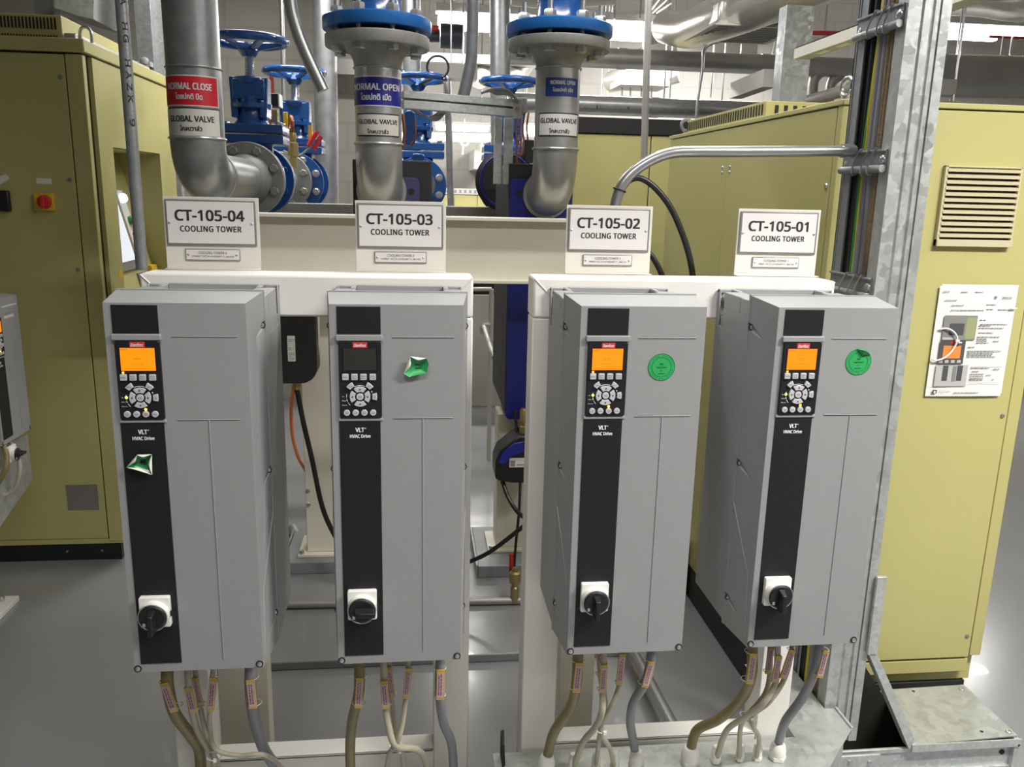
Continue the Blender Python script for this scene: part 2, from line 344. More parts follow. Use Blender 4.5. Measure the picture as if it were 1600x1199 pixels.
sign(-.503, '04', 'COOLING TOWER 4', 'Y/WM1 DC24-H105MP11_WU10', 'white name sign reading CT-105-04 COOLING TOWER')
sign(-.1246, '03', 'COOLING-TOWER 3', 'Y/WM1 DC23-H105MP11_WU10', 'white name sign reading CT-105-03 COOLING TOWER')
sign(.3154, '02', 'COOLING-TOWER 2', '/WM1 DC22-H105MP11_WU10', 'white name sign reading CT-105-02 COOLING TOWER')
sign(.692, '01', 'COOLING-TOWER 1', '/WM1 DC21-H105MP11_WU10', 'white name sign reading CT-105-01 COOLING TOWER')

# ------------------------------------------------------------------ drives (local frame: x across, front face at y=0, z up from the underside)
def drive(loc, rotz, label, group=None, lit=True, knob='v', sticker=None, k=1.0, H=.66):
    t = thing('variable_speed_drive', label, 'drive', loc, rotz, group)
    L = dict(parent=t, local=True)
    hw = .121
    # housing: body, raised rims round the top trough, mounting ears
    b = MB().box(-hw, .105, .004, hw, .277, H-.072).box(-.094, .105, H-.074, .094, .277, H-.032)
    for s in (-1, 1): b.box(s*.093, .105, H-.074, s*hw, .236, H-.032).prism([(s*.094, .236, H-.072), (s*hw, .236, H-.072), (s*hw, .236, H-.050)], (0, .01, 0))
    b.box(-hw, .105, H-.034, hw, .150, H-.002).box(-.084, .268, H-.034, .084, .277, H+.002)
    for s in (-1, 1):
        b.box(s*.084, .150, H-.034, s*hw, .236, H-.001).box(s*.084, .235, H-.034, s*.094, .277, H+.001).box(s*.094, .266, H-.007, s*hw, .277, H+.001).box(s*.1175, .262, H-.075, s*hw, .277, H+.001).prism([(s*.094, .277, H-.075), (s*.118, .277, H-.075), (s*.118, .277, H-.060), (s*.094, .277, H-.050)], (0, -.008, 0))
    b.build('housing', 'casting', bevel=.0025, **L)
    for s in (-1, 1): MB().hexbolt((s*.106, .266, H-.017), (0, -1, 0), .0090, .009).cyl((s*.106, .277, H-.017), (s*.106, .2655, H-.017), .0112).build('mounting_bolt', 'bolt', **L)
    # front cover: tapering hood
    xs0, xs1 = .1105, .1225
    def ring(y, hx, z0, z1): return [(-hx, y, z0), (hx, y, z0), (hx, y, z1), (-hx, y, z1)]
    A = ring(0, xs0, .003, H); B_ = ring(.104, xs1, .001, H+.009)
    cov = MB().hexa([A[0], A[1], B_[1], B_[0], A[3], A[2], B_[2], B_[3]])
    cov.box(-xs1-.0006, .098, .0, xs1+.0006, .1045, H+.0105)
    for s in (-1, 1):   # diagonal ribs and screw shoulders on the sides
        cov.tube([(s*.1222, .097, .262), (s*.1128, .022, .145), (s*.1118, .014, .02)], .0016, 6, smooth=False)
    fc = cov.build('front_cover', 'drive', **L)
    ct = MB()
    for s in (-1, 1):
        for z in (H-.05, .345, .062): ct.tube([(s*.1225, .101, z), (s*.1225, .088, z), (s*.1185, .036, z-.017)], lambda q: .0085 if q < .3 else .0085-.0055*(q-.3)/.7, 12, smooth=False)
    carve(fc, ct)
    fc.data.polygons.foreach_set('use_smooth', [True]*len(fc.data.polygons)); fc.data.set_sharp_from_angle(angle=R(30))
    md = fc.modifiers.new('bevel', 'BEVEL'); md.width = .0028; md.segments = 2; md.limit_method = 'ANGLE'; md.angle_limit = R(50)
    for s in (-1, 1):
        for z in (H-.05, .345, .062):
            MB().cyl((s*.1185, .0935, z), (s*.1185, .0925, z), .0062, seg=12).build('screw_well', 'seam', fc, local=True)
            MB().rev((s*.1185, .0925, z), (0, -1, 0), [(0, .0042), (.0022, .0040), (.003, .0024)], 12).build('side_screw', 'bolt', fc, local=True)
        MB().cyl((s*.1045, -.0002, .0105), (s*.1045, -.0012, .0105), .0066, seg=20).build('screw_well', 'seam', fc, local=True)
        MB().rev((s*.1045, -.001, .0105), (0, -1, 0), [(0, .0044), (.0016, .0042), (.0026, .0026)], 16).build('corner_screw', 'bolt', fc, local=True)
    # moulded lines
    g = MB()
    for x0, z0, x1, z1 in ((-.0078, H-.0553, .0956, H-.0538), (-.007, H-.1953, .0944, H-.1940), (.0421, .0235, .0436, H-.1953)): g.box(x0, -.0012, z0, x1, .0005, z1)
    g.build('moulded_line', 'drive', fc, local=True, bevel=.0004)
    MB().rrect(-.1005, H-.0605, -.0238, H-.0505, .002, -.0055, .001).rrect(-.099, H-.1990, -.025, H-.1935, .0015, -.0025, .001).build('bezel_bar', 'drive', fc, local=True, bevel=.0012)
    MB().box(-.0985, -.0012, H-.0495, -.0268, .001, H-.0035).build('blank_panel', 'panel', bevel=.0006, **L)
    sp = MB().box(-.0985, -.0012, .0195, -.0292, .001, H-.1992).build('stripe_panel', 'panel', bevel=.0006, **L)
    MB().text('VLT', .0150, .0078, face(-.0640, -.0015, H-.2145), bold=.05).text('®', .0026, .0026, face(-.0548, -.0015, H-.2118)).text('HVAC Drive', .0350, .0062, face(-.0635, -.0015, H-.2255), bold=.05).build('lettering', 'whiteink', sp, local=True)
    # operator panel
    z0, z1 = H-.1932, H-.0612
    lp = MB().rrect(-.0965, z0, -.0264, z1, .004, -.0040, .002).build('display_panel', 'lcp', bevel=.001, **L)
    LL = dict(parent=lp, local=True); cx = -.0615
    lg = MB().box(cx-.0118, -.0048, H-.0722, cx+.0122, -.0039, H-.0628).build('logo', 'red', bevel=.0004, **LL)
    MB().text('Danfoss', .0205, .0056, face(cx+.0002, -.0051, H-.0676), bold=.03, shear=.4).build('logo_lettering', 'whiteink', **LL)
    sx0, sx1, sz0, sz1 = -.0885, -.0348, H-.1102, H-.0728
    MB().box(sx0-.0018, -.0044, sz0-.0016, sx1+.0018, -.0039, sz1+.0004).build('screen_frame', 'lcdfr', **LL)
    sc = MB().box(sx0, -.0048, sz0, sx1, -.0042, sz1).build('screen', 'lcdon' if lit else 'lcdoff', **LL)
    if lit:
        ik = MB(); ww = sx1-sx0
        for a, c, v, h in ((.02, .23, .05, .045), (.38, .55, .20, .02), (.38, .62, .44, .05), (.30, .72, .70, .03), (.08, .80, .90, .022), (.45, .95, .13, .012)):
            for q in range(int((c-a)/.035)):
                if random.random() < .85: ik.box(sx0+ww*(a+q*.035), -.0050, sz1-(sz1-sz0)*(v+h), sx0+ww*(a+q*.035+.024), -.0047, sz1-(sz1-sz0)*v)
        ik.build('screen_lettering', 'lcdink', **LL)
    ks = []
    def key(mb): mb.build('key', 'key', bevel=.0006, **LL)
    words = MB(); ind = MB()
    for u, a, b2 in ((-.0860, 'Status', ''), (-.0712, 'Quick', 'Menu'), (-.0562, 'Main', 'Menu'), (-.0408, 'Alarm', 'Log')):
        key(MB().rrect(u-.0053, H-.1266, u+.0053, H-.1162, .001, -.0068, -.003, 2))
        words.text(a, .0078, .0021, face(u, -.0071, H-(.1196 if b2 else .1214)))
        if b2: words.text(b2, .0070, .0021, face(u, -.0071, H-.1232))
    rc = (-.0624, H-.1554)
    def sect(ra, rb, a0, a1, n=8): return [(rc[0]+ra*math.cos(R(a)), rc[1]+ra*math.sin(R(a))) for a in [a0+(a1-a0)*i/n for i in range(n+1)]]+[(rc[0]+rb*math.cos(R(a)), rc[1]+rb*math.sin(R(a))) for a in [a1+(a0-a1)*i/n for i in range(n+1)]]
    def secm(mb, ra, rb, a0, a1, ya, yb): return mb.prism([(x, ya, z) for x, z in sect(ra, rb, a0, a1)], (0, yb-ya, 0))
    for a in (0, 90, 180, 270):
        key(secm(MB(), .0084, .0172, a-37, a+37, -.0068, -.003))
        ca = R(a); c0 = (rc[0]+.0128*math.cos(ca), rc[1]+.0128*math.sin(ca)); d = Vector((math.cos(ca), 0, math.sin(ca))); e = Vector((-math.sin(ca), 0, math.cos(ca))); P0 = Vector((c0[0], -.0071, c0[1]))
        words.poly([P0+d*.0018, P0-d*.0012+e*.0019, P0-d*.0012-e*.0019])
    key(MB().cyl((rc[0], -.003, rc[1]), (rc[0], -.0068, rc[1]), .0060)); words.text('OK', .0052, .0026, face(rc[0], -.0071, rc[1]))
    for u, a, n_ in ((-1, 130, 'Back'), (1, 50, 'Cancel')):
        key(secm(MB(), .0200, .0282, a-13, a+13, -.0068, -.003)); ca = R(a); words.text(n_, .0062, .0019, face(rc[0]+.0242*math.cos(ca), -.0071, rc[1]+.0242*math.sin(ca)))
    key(secm(MB(), .0205, .0285, -13, 13, -.0068, -.003)); words.text('Info', .0022, .0050, face(rc[0]+.0245, -.0071, rc[1]))
    for u, a, b2 in ((-.0848, 'Hand', 'on'), (-.0702, 'Off', ''), (-.0556, 'Auto', 'on'), (-.0410, 'Reset', '')):
        key(MB().cyl((u, -.003, H-.1832), (u, -.0066, H-.1832), .0053)); words.text(a, .0060, .0017, face(u, -.0069, H-(.1822 if b2 else .1832)))
        if b2: words.text(b2, .0034, .0015, face(u, -.0069, H-.1846))
    words.build('key_lettering', 'ink', **LL)
    secm(ind, .0188, .0196, 65, 118, -.0043, -.0039); secm(ind, .0220, .0228, 168, 184, -.0043, -.0039); secm(ind, .0220, .0228, 190, 202, -.0043, -.0039); secm(ind, .0220, .0228, 206, 222, -.0043, -.0039); secm(ind, .0205, .022, 20, 26, -.0043, -.0039)
    for n_, dz in (('On', .0), ('Warn.', -.0072), ('Alarm', -.0148)): ind.text(n_, .0018*len(n_), .0018, face(-.0918+.0007*len(n_), -.0043, rc[1]+dz))
    ind.build('panel_marking', 'whiteink', **LL)
    if lit:
        MB().rev((-.0845, -.0040, rc[1]+.0002), (0, -1, 0), [(0, .0022), (.001, .0018), (.0015, .0008)], 12).build('green_indicator', 'ledg', **LL)
        MB().rev((-.0556, -.0040, H-.1755), (0, -1, 0), [(0, .0022), (.001, .0018), (.0015, .0008)], 12).build('orange_indicator', 'ledo', **LL)
        MB().rev((-.0862, -.0044, H-.1136), (0, -1, 0), [(0, .0018), (.001, .0014), (.0014, .0006)], 12).build('orange_indicator', 'ledo', **LL)
    # rotary isolator
    kx, kz = -.0652, H-.5362
    sw = MB().rrect(kx-.0255, kz-.0285, kx+.0255, kz+.0275, .003, -.011, -.0008).build('isolator_switch', 'white', bevel=.001, **L)
    SLo = dict(parent=sw, local=True); kc = kz-.004
    MB().rev((kx, -.011, kc), (0, -1, 0), [(0, .0258), (.003, .0258), (.012, .0250), (.0125, .0240)], 40).build('collar', 'white', **SLo)
    MB().torus((kx, -.0236, kc), (0, 1, 0), .0240, .0011).build('chrome_ring', 'bolt', **SLo)
    MB().box(kx+.0268, -.0125, kz-.008, kx+.0282, -.006, kz+.002).build('padlock_slot', 'seam', **SLo)
    kn = MB().rev((kx, -.0225, kc), (0, -1, 0), [(0, .0232), (.0022, .0230), (.0040, .0205)], 40)
    if knob == 'v': kn.hexa([(kx-.0060, -.025, kc-.0255), (kx+.0060, -.025, kc-.0255), (kx+.0060, -.025, kc+.016), (kx-.0060, -.025, kc+.016), (kx-.0038, -.045, kc-.0250), (kx+.0038, -.045, kc-.0250), (kx+.0038, -.042, kc+.010), (kx-.0038, -.042, kc+.010)])
    else: kn.hexa([(kx-.014, -.025, kc-.0066), (kx+.0245, -.025, kc-.0066), (kx+.0245, -.025, kc+.0066), (kx-.014, -.025, kc+.0066), (kx-.009, -.042, kc-.0042), (kx+.024, -.045, kc-.0042), (kx+.024, -.045, kc+.0042), (kx-.009, -.042, kc+.0042)])
    kn.build('knob', 'black', bevel=.0012, **SLo)
    MB().box(kx-.0160, -.0250, kc-.0145, kx-.0115, -.0272, kc-.0085).build('knob_mark', 'key', **SLo)
    # underside cable entries
    for x, y, r in GL: MB().cyl((x, y, .006), (x, y, -.006), r*1.35, seg=20).build('cable_entry', 'key', **L)
    # approval stickers
    def curl(pts, m, name, lab=None):
        o = MB().prism([(x, y, z) for x, y, z in pts], (0, .0004, 0)).build(name, m, **L); 
        if lab: o['label'] = lab
        return o
    if sticker and sticker[0] == 'round':
        sx, sz, r = sticker[1], sticker[2]+H, .0243
        pts = []
        for i in range(48):
            a = 2*math.pi*i/48; rr = r*(.88 if i in sticker[3] else 1); pts.append((sx+rr*math.cos(a), -.0006, sz+rr*math.sin(a)))
        st = MB().prism(pts, (0, .0004, 0)).build('approval_sticker', 'green', **L); st['label'] = 'round green approval sticker'
        rk = MB().torus((sx, -.0007, sz), (0, 1, 0), .0172, .0003, 48, 6).torus((sx, -.0007, sz), (0, 1, 0), .0236, .0003, 48, 6)
        rk.text('PSE', .0060, .0028, face(sx, -.0010, sz+.0055), bold=.02).text('Approved', .0175, .0028, face(sx, -.0010, sz-.0003), bold=.02).box(sx-.002, -.0010, sz-.0066, sx+.002, -.0007, sz-.0060).box(sx-.006, -.0010, sz-.0118, sx+.006, -.0007, sz-.0110)
        for i in range(26):
            if i % 7: a = 2*math.pi*i/26; rk.box(sx+.0204*math.cos(a)-.0006, -.0009, sz+.0204*math.sin(a)-.0006, sx+.0204*math.cos(a)+.0006, -.0007, sz+.0204*math.sin(a)+.0006)
        rk.build('sticker_print', 'greenink', st, local=True)
        if len(sticker) > 4:   # peeled top edge
            f = MB(); f.keepn = True
            for i in range(8):
                a0 = R(105-i*9); a1 = R(105-(i+1)*9); o0 = .0012+.005*math.sin(math.pi*i/8); o1 = .0012+.005*math.sin(math.pi*(i+1)/8)
                P = lambda a, rr, y: (sx+rr*math.cos(a), y, sz+rr*math.sin(a))
                f.quad(P(a0, r+.0004, -.0005), P(a1, r+.0004, -.0005), P(a1, r-o1*.3, -.0005-o1), P(a0, r-o0*.3, -.0005-o0)); f.quad(P(a0, r-o0*.3, -.0005-o0), P(a1, r-o1*.3, -.0005-o1), P(a1, r-o1*1.6, -.0007-o1*.5), P(a0, r-o0*1.6, -.0007-o0*.5))
            f.build('peeled_edge', 'greend', st, local=True)
    if sticker and sticker[0] == 'curl':   # crumpled foil: bowed patch with rolled white back edges
        sx, sz, out, rolls = sticker[1], sticker[2]+H, sticker[3], sticker[4]
        f = MB(); f.keepn = True; n = len(out); N = 6
        cpt = Vector((sum(p[0] for p in out)/n, 0, sum(p[1] for p in out)/n))
        def P(p, k): q = cpt.lerp(Vector((p[0], 0, p[1])), k); return (sx+q.x, -.0008-.0070*k**2.4, sz+q.z)
        edge = []
        for i in range(n):
            a, c = out[i], out[(i+1) % n]; bow = .10 if i in rolls else .0
            for j in range(N):
                q = j/N; x = a[0]+(c[0]-a[0])*q; z = a[1]+(c[1]-a[1])*q; s_ = 1-bow*4*q*(1-q); edge.append((cpt.x+(x-cpt.x)*s_, cpt.z+(z-cpt.z)*s_))
        for i in range(len(edge)):
            a, c = edge[i], edge[(i+1) % len(edge)]
            for k in range(4): 
                k0, k1 = k/4, (k+1)/4
                if k == 0: f.poly([(sx+cpt.x, -.0008, sz+cpt.z), P(a, k1), P(c, k1)])
                else: f.quad(P(a, k0), P(a, k1), P(c, k1), P(c, k0))
        bmesh.ops.remove_doubles(f.b, verts=f.b.verts, dist=.00005)
        st = f.build('approval_sticker', sticker[5], **L); st['label'] = 'crumpled green sticker peeling off'
        MB().box(sx+cpt.x-.005, -.0016, sz+cpt.z+.002, sx+cpt.x+.003, -.0013, sz+cpt.z+.0034).box(sx+cpt.x-.004, -.0022, sz+cpt.z-.0035, sx+cpt.x+.007, -.0019, sz+cpt.z-.0022).build('sticker_print', 'greenink', st, local=True)
        for i in rolls:
            a, c = Vector((out[i][0], 0, out[i][1])), Vector((out[(i+1) % n][0], 0, out[(i+1) % n][1])); g_ = MB(); g_.keepn = True; prev = None
            for j in range(11):
                q = j/10; p = a.lerp(c, q); s_ = math.sin(math.pi*q); inn = p.lerp(cpt, .34*s_); y = -.0078
                cur = [(sx+p.x, y+.001, sz+p.z), (sx+(p.x+inn.x)/2, y-.0045*s_, sz+(p.z+inn.z)/2), (sx+inn.x, y-.0005*s_, sz+inn.z)]
                if prev: g_.quad(prev[0], cur[0], cur[1], prev[1]); g_.quad(prev[1], cur[1], cur[2], prev[2])
                prev = cur
            bmesh.ops.remove_doubles(g_.b, verts=g_.b.verts, dist=.00002)
            g_.build('rolled_edge', 'white', st, local=True)['label'] = 'white rolled back edge of the sticker'
    return t
GL = [(-.050, .075, .0115), (-.012, .075, .0075), (-.004, .110, .006), (.024, .095, .006), (.078, .075, .0115)]
DZ, DY = .705, 1.383
DXC = dict(d4=-.3864, d3=-.0325, d2=.3884, d1=.7393)
GR = 'grey variable speed drives on the white frames'
drive((DXC['d4'], DY, DZ), 0, 'grey drive under the CT-105-04 sign with a crumpled sticker on its black stripe', GR, True, 'v',
      ('curl', -.069, -.268, [(.0165, -.0195), (.0185, .0165), (-.005, .0160), (-.0235, -.0055)], (0, 1, 2, 3), 'greend'))
drive((DXC['d3'], DY, DZ), 0, 'grey drive under the CT-105-03 sign with a dark screen', GR, False, 'h',
      ('curl', .0323, -.1025, [(-.013, -.0185), (.0165, -.0115), (.0205, .004), (.0165, .0135), (-.0105, .0165), (-.0215, -.0125)], (3, 4), 'green'))
drive((DXC['d2'], DY, DZ), 0, 'grey drive under the CT-105-02 sign with a flat round green sticker', GR, True, 'v', ('round', .036, -.106, (14, 35)))
drive((DXC['d1'], DY, DZ), 0, 'grey drive under the CT-105-01 sign with a round green sticker peeling at the top', GR, True, 'v', ('round', .047, -.097, (36,), 1))

# ------------------------------------------------------------------ wireway in front of the frames and its glands
def wire_label(mb, x, y, z, dx, dz, L, W):   # print on a cable tag: fine broken lines
    for k, off in enumerate((-.22, .12)):
        q = -.42
        while q < .40:
            l = random.uniform(.05, .16); a = Vector((x+dx*q*L+dz*off*W, y, z+dz*q*L-dx*off*W)); c = Vector((x+dx*(q+l)*L+dz*off*W, y, z+dz*(q+l)*L-dx*off*W)); nrm = Vector((dz, 0, -dx))*W*.085
            mb.poly([a-nrm, c-nrm, c+nrm, a+nrm]); q += l+.03
def cable(label, m, pts, px, tg=None, gland=None, cat='cable', group='cables under the drives', ties=True):
    P = [at(x, y, Y) for x, y, Y in pts]; r = px/2*mpp(*pts[0])
    t = thing('power_cable', label, cat, P[-1], 0, group)
    MB().tube(P, r, 16).build('jacket', m, t)
    if tg:
        cx, cy, ln, wd, tilt, Y = tg; Y2 = Y-r-.004; c = at(cx, cy, Y2); s = mpp(cx, cy, Y2); Lm = ln*s*1.06; W = wd*s
        dx, dz = math.sin(R(tilt)), math.cos(R(tilt)); ex = Vector((dz, 0, -dx)); ez = Vector((dx, 0, dz)); ey = Vector((0, 1, 0))
        def slab(mb, a, b_, c0, c1, y0, y1): return mb.hexa([c+ex*a+ez*c0+ey*y0, c+ex*b_+ez*c0+ey*y0, c+ex*b_+ez*c0+ey*y1, c+ex*a+ez*c0+ey*y1, c+ex*a+ez*c1+ey*y0, c+ex*b_+ez*c1+ey*y0, c+ex*b_+ez*c1+ey*y1, c+ex*a+ez*c1+ey*y1])
        h = slab(MB(), -W/2, W/2, -Lm/2, Lm/2, 0, .0035).build('cable_tag', 'yellowt', t, bevel=.0006)
        h['label'] = 'yellow sleeve tag with a pink printed label'
        slab(MB(), -W*.40, W*.40, -Lm*.42, Lm*.41, -.0008, .0).build('tag_label', 'pink', h)
        pm = MB(); wire_label(pm, c.x, c.y-.0011, c.z, dx, dz, Lm*.8, W*.8); pm.build('tag_print', 'pinkink', h)
        if ties:
            for q in (-.46, .46):
                o = c+ez*(Lm*q)+ey*(r+.004); MB().torus(o, (dx, .05, dz), r+.0016, .0008, 20, 6).build('tie', 'white', h)
    if gland:
        gx, gy, Y, gw = gland; g = at(gx, gy, Y); rr = gw/2*mpp(gx, gy, Y); z0 = .3005
        MB().rev((g.x, g.y, z0), (0, 0, 1), [(0, rr*1.05), (.010, rr*1.05), (.011, rr*.9)], 6).rev((g.x, g.y, z0+.010), (0, 0, 1), [(0, rr*.92), (.012, rr*.98), (.026, rr*.80), (.030, rr*.62)], 28).build('cable_gland', 'white', t, bevel=.0008)
    return t
A_, B0, Bq, Z_ = 1.455, 1.50, 1.54, 1.585
NM = {4: 'CT-105-04', 3: 'CT-105-03', 2: 'CT-105-02', 1: 'CT-105-01'}
def cl(n, w): return f'{w} from the underside of the {NM[n]} drive'
TH, BG1, BG2, BG3, GRY = 'thick olive armoured cable', 'beige cable, front one of the middle bundle,', 'beige cable, rear one of the middle bundle,', 'thin beige cable, right one of the middle bundle,', 'thick grey cable'
# CT-105-04
cable(cl(4, TH), 'braid', [(262, 1042, A_), (262, 1072, A_), (273, 1115, B0), (298, 1150, Bq), (312, 1175, Z_), (314, 1230, Z_)], 19, (264, 1091, 50, 13, -14, A_))
cable(cl(4, BG1), 'beige', [(293, 1042, A_), (297, 1090, A_), (306, 1135, B0), (322, 1165, Bq), (338, 1190, Z_), (352, 1235, Z_)], 11, (298, 1095, 42, 12, -9, A_))
cable(cl(4, BG2), 'beige', [(304, 1042, B0), (311, 1095, B0), (322, 1145, B0), (334, 1172, Bq), (330, 1230, Z_)], 8, (309, 1083, 48, 9, -9, B0))
cable(cl(4, BG3), 'beige', [(334, 1038, A_), (329, 1090, A_), (328, 1140, B0), (338, 1172, B0), (375, 1181, B0), (412, 1180, B0), (440, 1200, Z_), (452, 1235, Z_)], 8, (331, 1086, 55, 12, 7, A_))
cable(cl(4, GRY), 'greyc', [(392, 1038, A_), (392, 1080, A_), (398, 1125, B0), (412, 1170, Bq), (430, 1200, Z_), (436, 1235, Z_)], 19, (393, 1086, 47, 13, -3, A_))
# CT-105-03
cable(cl(3, TH), 'braid', [(561, 1030, A_), (561, 1080, A_), (550, 1130, B0), (547, 1175, Bq), (549, 1235, Z_)], 17, (561, 1084, 50, 12, 4, A_))
cable(cl(3, BG1), 'beige', [(599, 1030, A_), (602, 1095, A_), (607, 1135, A_), (619, 1166, A_), (650, 1171, B0), (664, 1188, Bq), (674, 1235, Z_)], 11, (601.5, 1087, 46, 12, -4, A_))
cable(cl(3, BG2), 'beige', [(607, 1030, B0), (612, 1095, B0), (620, 1150, B0), (628, 1175, B0), (634, 1235, Z_)], 8, (611, 1067, 50, 8, -6, B0))
cable(cl(3, BG3), 'beige', [(638, 1026, A_), (635, 1080, A_), (629, 1130, A_), (621, 1160, A_), (608, 1180, B0), (599, 1235, Z_)], 8, (636.5, 1069, 50, 11, 5, A_))
cable(cl(3, GRY), 'greyc', [(688, 1026, A_), (687, 1085, A_), (693, 1130, B0), (706, 1165, Bq), (710, 1235, Z_)], 15, (688, 1071, 49, 13, 1, A_))
# CT-105-02
cable(cl(2, TH), 'braid', [(903, 1018, A_), (901, 1065, A_), (892, 1105, B0), (867, 1142, Bq), (857, 1175, Z_), (854, 1200, Z_)], 17, (903, 1060, 49, 12, 3, A_), (854, 1202, Z_, 27))
cable(cl(2, BG1), 'beige', [(943, 1016, A_), (942, 1085, A_), (940, 1115, A_), (930, 1137, B0), (910, 1162, Bq), (896, 1202, Z_)], 11, (943, 1062, 46, 11, 1, A_), (895, 1206, Z_, 16))
cable(cl(2, BG2), 'beige', [(935, 1016, B0), (939, 1065, B0), (946, 1098, B0), (941, 1128, B0), (936, 1155, Bq), (931, 1200, Z_)], 8, (937, 1037, 44, 8, -4, B0), (931, 1202, Z_, 14))
cable(cl(2, BG3), 'beige', [(972, 1014, A_), (969, 1065, A_), (957, 1100, A_), (941, 1130, B0), (941, 1150, B0), (953, 1170, Bq), (960, 1200, Z_)], 8, (970.5, 1047, 51, 11, 3, A_), (960, 1202, Z_, 14))
cable(cl(2, GRY), 'greyc', [(1019, 1012, A_), (1011, 1060, A_), (990, 1098, B0), (985, 1130, Bq), (990, 1160, Z_), (994, 1190, Z_)], 15, (1013, 1055, 42, 11, 11, A_), (994, 1194, Z_, 24))
# CT-105-01
cable(cl(1, TH), 'braid', [(1175, 1004, A_), (1174, 1055, A_), (1158, 1093, B0), (1123, 1124, Bq), (1088, 1143, Z_), (1078, 1183, Z_)], 17, (1175, 1046, 50, 12, 2, A_), (1077, 1197, Z_, 29))
cable(cl(1, BG1), 'beige', [(1215, 1002, A_), (1212, 1065, A_), (1192, 1100, A_), (1162, 1122, B0), (1134, 1144, Bq), (1119, 1188, Z_)], 10, (1214, 1047, 43, 11, 4, A_), (1118, 1196, Z_, 17))
cable(cl(1, BG2), 'beige', [(1203, 1004, B0), (1203, 1050, B0), (1195, 1085, B0), (1168, 1118, B0), (1157, 1138, Bq), (1155, 1188, Z_)], 8, (1203, 1032, 46, 10, 1, B0), (1155, 1195, Z_, 14))
cable(cl(1, BG3), 'beige', [(1240, 1000, A_), (1228, 1055, A_), (1203, 1096, A_), (1176, 1118, B0), (1177, 1135, B0), (1186, 1155, Bq), (1182, 1186, Z_)], 8, (1231, 1039, 48, 11, 13, A_), (1182, 1193, Z_, 15))
cable(cl(1, GRY), 'greyc', [(1282, 998, A_), (1274, 1045, A_), (1254, 1090, B0), (1227, 1128, Bq), (1217, 1160, Z_), (1215, 1180, Z_)], 15, (1286, 1039, 44, 11, 8, A_), (1214, 1184, Z_, 26))

# galvanised wireway under the right frame, widening round the frame's right post towards the ladder
t = thing('wireway', 'galvanised wireway along the floor under the right frame, cables entering its lid', 'trunking', (.6, 1.55, 0))
MB().prism([(.17, 1.30, .2985), (.93, 1.30, .2985), (.925, 1.546, .2985), (1.047, 1.675, .2985), (1.047, 1.757, .2985), (1.018, 1.757, .2985), (1.018, 1.97, .2985), (.893, 1.97, .2985), (.893, 1.655, .2985), (.17, 1.655, .2985)], (0, 0, .0015)).build('lid', 'galvl', t)
MB().prism([(.18, 1.31, 0), (.92, 1.31, 0), (.918, 1.548, 0), (1.018, 1.655, 0), (1.018, 1.96, 0), (.897, 1.96, 0), (.897, 1.65, 0), (.18, 1.65, 0)], (0, 0, .298)).build('trough', 'galv', t)
MB().box(1.044, 1.674, .285, 1.05, 1.757, .305).build('side_lip', 'galvs', t, bevel=.001)
MB().box(.186, 1.60, .25, .190, 1.652, .36).prism([(.19, 1.655, .299), (.19, 1.61, .299), (.19, 1.655, .36)], (.004, 0, 0)).build('end_bracket', 'seam', t)
t2 = thing('wireway', 'galvanised wireway along the floor under the left frame', 'trunking', (-.2, 1.55, 0))
MB().box(-.6, 1.32, 0, .12, 1.60, .225).build('trough', 'galv', t2)
MB().box(-.605, 1.315, .2255, .125, 1.605, .228).build('lid', 'galv', t2)

# ------------------------------------------------------------------ vertical cable ladder beside the right frame
LX0, LX1, LYn, LYf = 1.022, 1.116, 1.765, 1.972
t = thing('cable_ladder', 'tall galvanised cable ladder standing between the right frame and the yellow cabinet', 'cable ladder', (1.065, 1.87, .2), group=None)
nr = MB().prism([(LX0, LYn, .2), (1.052, LYn, .2), (1.056, LYn-.004, .2), (1.072, LYn-.004, .2), (1.0745, LYn-.001, .2), (1.0765, LYn-.001, .2), (1.079, LYn-.006, .2), (1.081, LYn-.006, .2), (1.0835, LYn-.001, .2), (1.086, LYn, .2), (1.0935, LYn, .2), (1.0937, LYn+.003, .2), (1.0947, LYn+.003, .2), (1.0949, LYn-.004, .2), (LX1, LYn-.004, .2), (LX1, LYn+.004, .2), (LX0+.004, LYn+.008, .2), (LX0+.004, LYn+.040, .2), (LX0, LYn+.040, .2)], (0, 0, 3.2))
nr.build('side_rail', 'galv', t, ang=20)['label'] = 'spangled galvanised near rail'
MB().box(LX0+.001, LYn+.001, .2, LX0+.0018, LYn+.0415, 3.4).build('rail_return', 'galvd', t)
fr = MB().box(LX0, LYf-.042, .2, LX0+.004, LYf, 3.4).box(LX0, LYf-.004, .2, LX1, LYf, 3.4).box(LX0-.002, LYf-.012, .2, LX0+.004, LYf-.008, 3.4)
fr.build('side_rail', 'galvd', t)['label'] = 'dark grey far rail'
